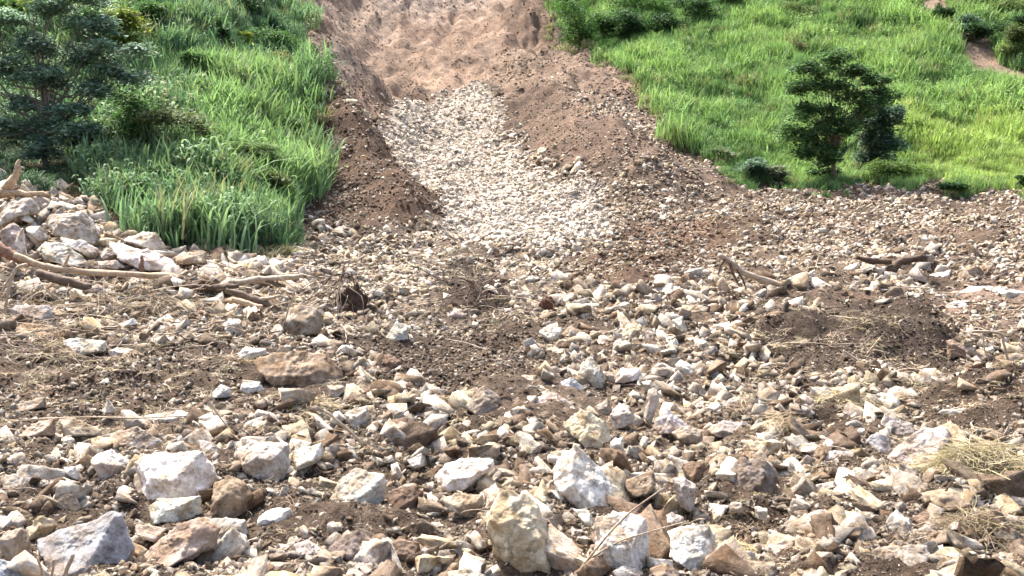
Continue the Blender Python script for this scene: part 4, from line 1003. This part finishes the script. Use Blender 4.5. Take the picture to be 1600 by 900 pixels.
# ------------------------------------------------------------------ trees and shrubs
def leaf_cloud(g, centers, radii, n, ls, cols, flat=.35, tilt=.5, pts_only=False, sag=0.0):
    """n folded leaves spread through flattened clumps"""
    w_ = np.array([r[0] * r[1] for r in radii]); w_ = w_ / w_.sum()
    ci = g.choice(len(centers), n, p=w_)
    c = np.array(centers)[ci]; r = np.array(radii)[ci]
    v = g.normal(size=(n, 3)); v /= np.linalg.norm(v, axis=1)[:, None]; rr = g.random(n) ** .45 * np.where(g.random(n) < .3, g.uniform(1, 1.7, n), 1)
    off = v * rr[:, None] * r
    off[:, 2] -= sag * (off[:, 0] ** 2 + off[:, 1] ** 2) / (r[:, 0] + 1e-6)
    P = c + off
    nrm = np.c_[g.normal(0, tilt, n), g.normal(0, tilt, n), np.ones(n)]; nrm /= np.linalg.norm(nrm, axis=1)[:, None]
    a = g.uniform(0, 2 * math.pi, n); t = np.c_[np.cos(a), np.sin(a), np.zeros(n)]
    t -= (t * nrm).sum(1)[:, None] * nrm; t /= np.linalg.norm(t, axis=1)[:, None]; b = np.cross(nrm, t)
    L = ls * g.uniform(.6, 1.35, n)[:, None]; Wd = L * g.uniform(.35, .6, n)[:, None]
    V = np.stack([P - t * L * .5, P + b * Wd * .5 - nrm * L * .1, P + t * L * .5 - nrm * L * .08, P - b * Wd * .5 - nrm * L * .1], 1).reshape(-1, 3)
    F = np.arange(4 * n).reshape(n, 4)
    tt = g.random(n)[:, None]; cc = np.array(cols[0]) * (1 - tt) + np.array(cols[1]) * tt
    if len(cols) > 2:
        k = g.random(n) < .12; cc[k] = cols[2]
    cl = g.uniform(.75, 1.2, len(centers))[ci][:, None]
    C = np.repeat(np.clip(cc * cl * g.uniform(.8, 1.2, (n, 1)), 0, .7), 4, 0)
    return V, F, C

def sprays(g, centers, radii, n, L, cols):
    """feathery leaves: a drooping midrib with leaflets on both sides"""
    Vs, Fs, Cs = [], [], []; base = 0
    w_ = np.array([r[0] * r[1] for r in radii]); w_ = w_ / w_.sum()
    for i in range(n):
        c = g.choice(len(centers), p=w_); r = radii[c]; v = g.normal(size=3); v /= np.linalg.norm(v)
        p = np.array(centers[c]) + v * (g.random() ** .45) * r
        a = math.atan2(v[1], v[0]) + g.normal(0, .7); dr = np.array([math.cos(a), math.sin(a), 0]); sd_ = np.array([-dr[1], dr[0], 0])
        l = L * g.uniform(.7, 1.25); k = 8; q = (np.arange(k) + .5) / k
        mid = p + np.outer(q * l, dr) + np.outer(-.35 * l * q ** 2 + g.normal(0, .06) * l, [0, 0, 1])
        wl = l * .36 * np.sin(math.pi * (q * .85 + .1)); wd = l / k * .85
        cc = np.array(cols[0]) + (np.array(cols[1]) - np.array(cols[0])) * g.random(); cc = cc * g.uniform(.8, 1.2)
        for s in (-1, 1):
            tip = mid + sd_ * (s * wl)[:, None] + dr * wl[:, None] * .35 - np.array([0, 0, 1]) * (wl * .25)[:, None]
            h = dr * wd * .5
            V = np.stack([mid - h * .6, mid * .45 + tip * .55 - h, tip, mid * .45 + tip * .55 + h], 1).reshape(-1, 3)
            Vs.append(V); Fs.append(np.arange(4 * k).reshape(k, 4) + base); Cs.append(np.tile(cc, (4 * k, 1))); base += 4 * k
    return np.concatenate(Vs), np.concatenate(Fs), np.clip(np.concatenate(Cs), 0, .7)

def plant(name, label, cat, bx, brow, crowns, nleaf, ls, cols, seed, clumps=9, flat=.4, trunk=.02, feathery=False, lean=(0, 0), tmat=None, tilt=.5, group=None, dback=0.0, sag=0.0, qr=(.18, .32)):
    """crowns: (px, row, width px, height px) outlines of the crown's lobes; the trunk stands where the base pixel meets the land"""
    g = np.random.default_rng(seed); p = cast(bx, brow); d = p[1] + dback; s = d / FPX
    p = np.array([p[0] * d / p[1], d, 0]); p[2] = float(height(np.array([p[0]]), np.array([p[1]]))[0]) - .1
    cs, rs = [], []
    for (cx, cy, cw, ch) in crowns:
        m = max(3, int(clumps * cw * ch / max(c[2] * c[3] for c in crowns)))
        cw_ = wp(cx, cy, d)
        for i in range(m):
            v = g.normal(size=3); v /= np.linalg.norm(v); r = g.random() ** .5 * .78
            c = cw_ + v * r * np.array([cw * s * .5, cw * s * .42, ch * s * .5]) - p
            q = g.uniform(*qr) * cw * s; cs.append(c); rs.append((q, q, max(q * flat, ch * s * .15)))
    root = link(name, None, None, p, label, cat, group)
    top = np.mean(cs, 0); zmin = min(c[2] for c in cs)
    b = MB(); Hc = max(c[2] for c in cs)
    R0 = max(.025, trunk * Hc)
    fork = np.array([top[0] * .35, top[1] * .3, max(zmin * .75, Hc * .28)])
    tp = curve_pts([np.zeros(3), fork * .5 + [g.normal(0, .03) * Hc, 0, 0], fork, top * .8 + [0, 0, .1 * Hc]], 16)
    V, F = tube(tp, np.interp(np.linspace(0, 1, 16), [0, .06, .5, 1], [R0 * 1.5, R0, R0 * .75, R0 * .3]), 8, .2, seed); b.add(V, F)
    link('trunk', b.mesh('trunk', tmat or M_TRUNK), root)
    for i, c in enumerate(cs):
        if i % 2 and len(cs) > 12: continue
        st = tp[g.integers(6, 14)]
        mid = st * .5 + c * .5 + [g.normal(0, .04) * Hc, 0, -.03 * Hc + g.normal(0, .03) * Hc]
        V, F = tube(curve_pts([st, mid, c], 9), np.linspace(R0 * .30, R0 * .08, 9), 5, .15, i); b2 = MB(); b2.add(V, F)
        link('limb', b2.mesh('limb', tmat or M_TRUNK), root)
    V, F, C = sprays(g, cs, rs, nleaf, ls, cols) if feathery else leaf_cloud(g, cs, rs, nleaf, ls, cols, tilt=tilt, sag=sag)
    b = MB(); b.add(V, F, C); link('crown', b.mesh('crown', M_LEAF, False), root)
    return root

GD = ((.020, .055, .022), (.045, .105, .035)); GM = ((.040, .105, .030), (.085, .190, .045)); GY = ((.12, .20, .030), (.26, .31, .05)); GB = ((.050, .100, .070), (.12, .19, .13)); GO = ((.060, .095, .035), (.13, .17, .06)); GG = ((.085, .115, .075), (.19, .22, .14))
lobes = [(20,28),(90,12),(150,42),(60,68),(128,88),(182,78),(8,108),(78,122),(150,132),(192,118),(30,158),(108,168),(60,200),(132,214),(12,205),(-50,40),(-60,120),(-40,190),(50,-20),(130,-5),(85,235)]
plant('tree', 'large spreading blue-green tree shading the boulder pile', 'tree', 74, 285, [(x, y, 100, 44) for x, y in lobes], 34000, .24, ((.060, .125, .090), (.24, .36, .27), (.42, .52, .45)), 31, clumps=7, flat=.36, trunk=.018, tilt=.5, sag=.1, qr=(.12, .30))
plant('tree', 'yellow-green leafy tree at the top corner behind the large spreading tree', 'tree', 100, 120, [(90,0,190,50),(60,-30,150,50)], 3000, .30, GY, 32, clumps=10, dback=4)
plant('tree', 'yellow-tinged tree beside the upper grass of the left slope', 'tree', 195, 130, [(190,30,80,60),(200,75,60,50)], 2400, .28, ((.07, .13, .03), (.24, .27, .05)), 33, clumps=10)
plant('tree', 'dark green feathery tree between the two yellow-green trees', 'tree', 140, 150, [(140,35,110,60),(165,95,90,60)], 750, .8, ((.035, .085, .045), (.10, .18, .09)), 34, clumps=8, feathery=True, flat=.3, dback=2)
plant('tree', 'dark round-crowned tree at the extreme top corner', 'tree', 20, 130, [(20,10,110,50)], 2200, .28, GM, 35, clumps=8, dback=6)
plant('small_tree', 'small umbrella-shaped tree with pale stem in the left grass', 'tree', 258, 275, [(268,182,120,30),(225,185,60,30),(310,200,60,28)], 2600, .20, ((.06, .10, .04), (.19, .23, .11)), 36, clumps=9, flat=.3, trunk=.016)
plant('shrub', 'spreading green shrub with drooping fronds low on the left slope', 'shrub', 385, 300, [(385,230,110,36),(420,245,60,30),(345,255,60,36)], 620, .55, ((.05, .11, .04), (.15, .24, .07)), 37, clumps=8, flat=.35, feathery=True)
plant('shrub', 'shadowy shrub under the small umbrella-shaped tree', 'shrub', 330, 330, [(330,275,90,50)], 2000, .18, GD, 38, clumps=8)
plant('sapling', 'thin dark sapling standing against the bare gully soil', 'tree', 500, 158, [(490,85,36,30),(512,95,40,40),(495,120,40,40)], 1300, .22, GD, 39, clumps=6, trunk=.012)
plant('shrub', 'dark green shrub at the foot of the thin dark sapling', 'shrub', 490, 165, [(488,140,50,36)], 1300, .22, GD, 40, clumps=6)
plant('shrub', 'dense dark shrub crowning the edge of the left slope', 'shrub', 425, 90, [(425,55,90,50)], 2200, .25, GM, 41, clumps=8)
plant('shrub', 'olive shrub with yellow tips near the gully edge', 'shrub', 440, 120, [(440,98,80,30)], 1600, .24, ((.08, .11, .04), (.24, .25, .07)), 42, clumps=7)
plant('shrub', 'narrow dark bush rising in the middle of the left grass', 'shrub', 346, 95, [(344,52,30,60)], 1200, .22, GD, 43, clumps=6)
plant('shrub', 'yellow-green bush beside the narrow dark bush', 'shrub', 375, 75, [(372,56,40,30)], 1000, .22, GY, 44, clumps=5)
plant('shrub', 'dark shrub at the top edge of the left slope', 'shrub', 385, 25, [(385,2,90,36)], 1800, .28, GD, 45, clumps=7)
plant('shrub', 'pale grey-green shrub at the top where grass meets bare soil', 'shrub', 445, 45, [(448,25,46,36)], 1200, .24, GO, 46, clumps=6)
plant('shrub', 'dark hanging shrub on the gully edge below the olive shrub', 'shrub', 455, 190, [(460,160,46,46)], 1300, .22, GM, 47, clumps=6)
plant('tree', 'bushy dark tree in the top corner beyond the spreading tree', 'tree', 235, 75, [(232,18,70,50),(225,50,50,40)], 2400, .28, GM, 48, clumps=8)
plant('tree', 'broad dark-leaved tree behind the dark green feathery tree', 'tree', 60, 90, [(60,-10,150,60),(110,15,90,50)], 3600, .30, GD, 49, clumps=10, dback=8)
plant('shrub', 'pale-leaved shrub where the left grass overhangs the brown bank', 'shrub', 470, 265, [(474,232,50,56)], 1500, .22, GG, 50, clumps=7)
for i, (x, r_, w_, h_, c, lb) in enumerate([(212,250,84,90,GM,'leafy green shrub beside the trunk of the spreading tree'), (250,320,60,56,GD,'dark shrub low in the left grass above the pitted boulder'), (300,345,60,46,GM,'green shrub near the foot of the left slope'), (420,330,66,50,GO,'olive shrub low on the left slope near the brown bank'), (230,165,60,46,GO,'olive bush beyond the spreading tree on the left slope'), (300,120,46,34,GM,'small green bush high in the left grass'), (445,235,50,40,GM,'green bush on the left slope near the overhanging shrub'), (385,150,44,30,GO,'low olive bush in the upper left grass'), (160,262,60,50,GD,'dark undergrowth shrub behind the boulder pile')]):
    plant('shrub', lb, 'shrub', x, r_ + 6, [(x, r_ - h_ * .75, w_ * 1.1, h_ * 1.2), (x + w_ * .3, r_ - h_ * .6, w_ * .7, h_ * .9)], 3600, .20, c, 120 + i, clumps=8, flat=.6, group='shrubs in the left grass')
# right slope
plant('shrub', 'dark leafy bush on the rim at the top of the bowl', 'shrub', 885, 45, [(888,2,60,64)], 2800, .36, GM, 64, clumps=7)
plant('shrub', 'dense green bush beside the torn edge above the debris lobe', 'shrub', 945, 70, [(945,36,80,60)], 3400, .34, GM, 65, clumps=8)
plant('shrub', 'dark low bush between the rounded bush and the brownish bush', 'shrub', 1045, 62, [(1042,34,70,50)], 2600, .34, GD, 66, clumps=7)
plant('shrub', 'green bush at the top edge over the middle of the right slope', 'shrub', 1150, 22, [(1150,-6,90,44)], 2400, .36, GM, 67, clumps=7)
lobes = [(1268,108),(1303,94),(1340,106),(1368,124),(1250,134),(1290,132),(1328,146),(1246,170),(1282,176),(1352,168),(1238,204),(1274,212),(1310,196),(1290,236),(1376,148),(1260,234)]
plant('tree', 'dark green layered tree with bare forked trunk on the right slope', 'tree', 1306, 297, [(x, y, 60, 40) for x, y in lobes], 20000, .26, ((.030, .080, .036), (.110, .205, .075), (.20, .30, .11)), 51, clumps=6, flat=.45, trunk=.020, tmat=M_BARK, sag=.1, qr=(.16, .40))
plant('tree', 'vine-clad grey-green tree leaning beside the dark layered tree', 'tree', 1330, 286, [(1365,185,90,70),(1378,225,80,70),(1395,180,50,50),(1352,245,60,40)], 10000, .28, ((.040, .085, .060), (.12, .19, .14), (.2, .27, .2)), 52, clumps=14, flat=.7, trunk=.014, qr=(.14, .24))
plant('shrub', 'low dark shrub at the foot of the dark layered tree', 'shrub', 1290, 294, [(1288,265,46,40)], 1300, .22, GD, 53, clumps=6)
plant('shrub', 'wide yellow-green shrub beside the vine-clad tree', 'shrub', 1392, 292, [(1392,266,100,44)], 2600, .24, ((.06, .12, .03), (.14, .22, .05)), 54, clumps=9)
plant('shrub', 'small dark shrub at the debris edge under the bright grass', 'shrub', 1496, 304, [(1496,291,54,24)], 1200, .20, GD, 55, clumps=6)
plant('shrub', 'tiny dark shrub cut by the picture edge under the bright grass', 'shrub', 1596, 300, [(1598,284,30,26)], 700, .20, GD, 56, clumps=4)
plant('shrub', 'tall tangled bush at the corner of the right slope beside the bare bowl', 'shrub', 905, 88, [(898,34,70,100),(918,60,60,60)], 4200, .34, GM, 57, clumps=9)
plant('shrub', 'dark rounded bush behind the tangled corner bush', 'shrub', 985, 70, [(985,34,90,64)], 3600, .34, GD, 58, clumps=8)
plant('shrub', 'dark bush at the top edge above the rounded bush', 'shrub', 1010, 35, [(1005,0,100,56)], 3000, .36, GM, 59, clumps=8)
plant('shrub', 'brownish dark bush on the upper right slope', 'shrub', 1088, 50, [(1085,18,70,56)], 2600, .34, GD, 60, clumps=7)
plant('shrub', 'scrubby bush on the upper slope above the dark layered tree', 'shrub', 1236, 40, [(1236,20,60,34)], 1300, .34, GO, 61, clumps=6)
plant('shrub', 'small reddish-green bush on the slope just above the layered tree', 'shrub', 1252, 88, [(1252,74,40,22)], 800, .28, ((.08, .09, .04), (.17, .15, .08)), 62, clumps=5)
plant('shrub', 'dark scrub patch near the top of the right slope', 'shrub', 1330, 40, [(1330,26,70,28)], 1200, .34, GM, 63, clumps=6)
for i, (x, r_, w_, h_, c, lb) in enumerate([(1062,178,50,40,GG,'grey-green shrub on the torn edge highest of the edge shrubs'), (1090,222,60,44,GO,'olive shrub on the torn edge above the debris bank'), (1128,250,60,36,GG,'grey withered shrub on the torn edge near the debris crest'), (1170,272,70,40,GB,'bluish shrub on the torn edge beside the layered tree'), (1210,280,50,30,GG,'pale small shrub at the debris crest below the bright grass'), (950,90,44,30,GM,'green shrub on the torn edge next to the tangled corner bush'), (1010,132,44,34,GO,'olive-green shrub on the torn edge halfway up')]):
    plant('shrub', lb, 'shrub', x, r_ + 8, [(x, r_ - 8, w_, h_)], 1900, .28, c, 70 + i, clumps=6, group='shrubs along the torn edge')
for i, (x, r_, w_, h_, c, lb) in enumerate([(1470,52,40,62,GD,'tall dark tree nearest the bare strip in the far top corner'), (1508,66,56,50,GB,'blue-green bushy tree beyond the bare strip'), (1545,78,64,62,GD,'dark bushy tree in the middle of the far corner row'), (1582,98,60,66,GO,'olive tree with brownish crown in the far corner row'), (1612,70,60,70,GD,'dark tree cut by the picture edge in the far corner row'), (1575,28,70,30,GO,'scrubby tree on the far corner ridge top'), (1530,18,50,22,GD,'small dark tree on the far ridge at the top edge')]):
    plant('tree', lb, 'tree', x, r_, [(x, r_ - h_ * .55, w_, h_ * .8)], 2400, .34, c, 90 + i, clumps=8, trunk=.015, group='trees in the far top corner')
def cane_clump(label, px, row, wpx, hpx, n, col, seed):
    g = np.random.default_rng(seed); p = cast(px, row); s = p[1] / FPX
    b = MB()
    for i in range(n):
        V = blade_clump(26, g, .3, .035, .35, .5); Vv = np.concatenate(V.V); Fv = np.concatenate(V.F)
        o = np.array([g.uniform(-.5, .5) * wpx * s, g.uniform(-.15, .15) * wpx * s, 0]); hh = hpx * s * g.uniform(.7, 1.1)
        o[2] = float(height(np.array([p[0] + o[0]]), np.array([p[1] + o[1]]))[0]) - p[2]
        b.add(Vv * hh + o, Fv, np.array(col) * g.uniform(.7, 1.3))
    link('cane_clump', b.mesh('cane_clump', M_LEAF), None, p, label, 'grass clump')
cane_clump('dark green clump of cane grass above the bright yellow-green grass', 1492, 202, 78, 36, 12, (.035, .075, .030), 111)
cane_clump('dark cane grass clump cut short by the picture edge', 1572, 196, 60, 38, 10, (.030, .065, .028), 112)

# ------------------------------------------------------------------ name and describe the rocks
def describe_rocks():
    marks = [(h['px'], h['row'], h['short']) for h in HERO if h['short']] + EXTRA_MARKS
    mx = np.array([(m[0], m[1] * 1.6) for m in marks])
    used = {}
    for h in HERO:
        if h['label']: used.setdefault(h['label'], []).append(h); continue
        d = np.hypot(mx[:, 0] - h['px'], mx[:, 1] - h['row'] * 1.6); o = np.argsort(d)
        size = 'fist-sized' if h['size'] < 17 else ('small' if h['size'] < 24 else ('mid-sized' if h['size'] < 38 else 'sizeable'))
        a, b = marks[o[0]], marks[o[1]]
        base = f"{size} {WORD[h['key']]} stone between the {a[2]} and the {b[2]}"
        if d[o[0]] < .35 * d[o[1]]:
            rel = 'just uphill of' if h['row'] < a[1] - 8 else ('just in front of' if h['row'] > a[1] + 8 else 'right beside')
            base = f"{size} {WORD[h['key']]} stone {rel} the {a[2]}"
        base = base.replace(' and the ', ' and ') if len(base.split()) > 14 else base
        h['label'] = base; used.setdefault(base, []).append(h)
    for lab, hs in list(used.items()):
        if len(hs) > 1:
            hs.sort(key=lambda h: h['row'])
            nth = ['upper', 'lower'] if len(hs) == 2 else ['topmost', 'middle', 'lowest'] if len(hs) == 3 else ['topmost', 'second', 'third', 'fourth', 'fifth', 'sixth', 'seventh'][:len(hs)]
            for h, w_ in zip(hs, nth): h['label'] = w_ + ' ' + lab
    for h in HERO:
        o = link('boulder' if h['big'] else 'rock', h['mesh'], None, h['loc'], h['label'], 'boulder' if h['big'] else 'rock', h.get('group', 'boulders and rocks of the landslide'), None, h['col'])
        if h['rot'] is not None: o.rotation_euler = [float(v) for v in h['rot']]; o.scale = [float(v) for v in h['scl']]
describe_rocks()
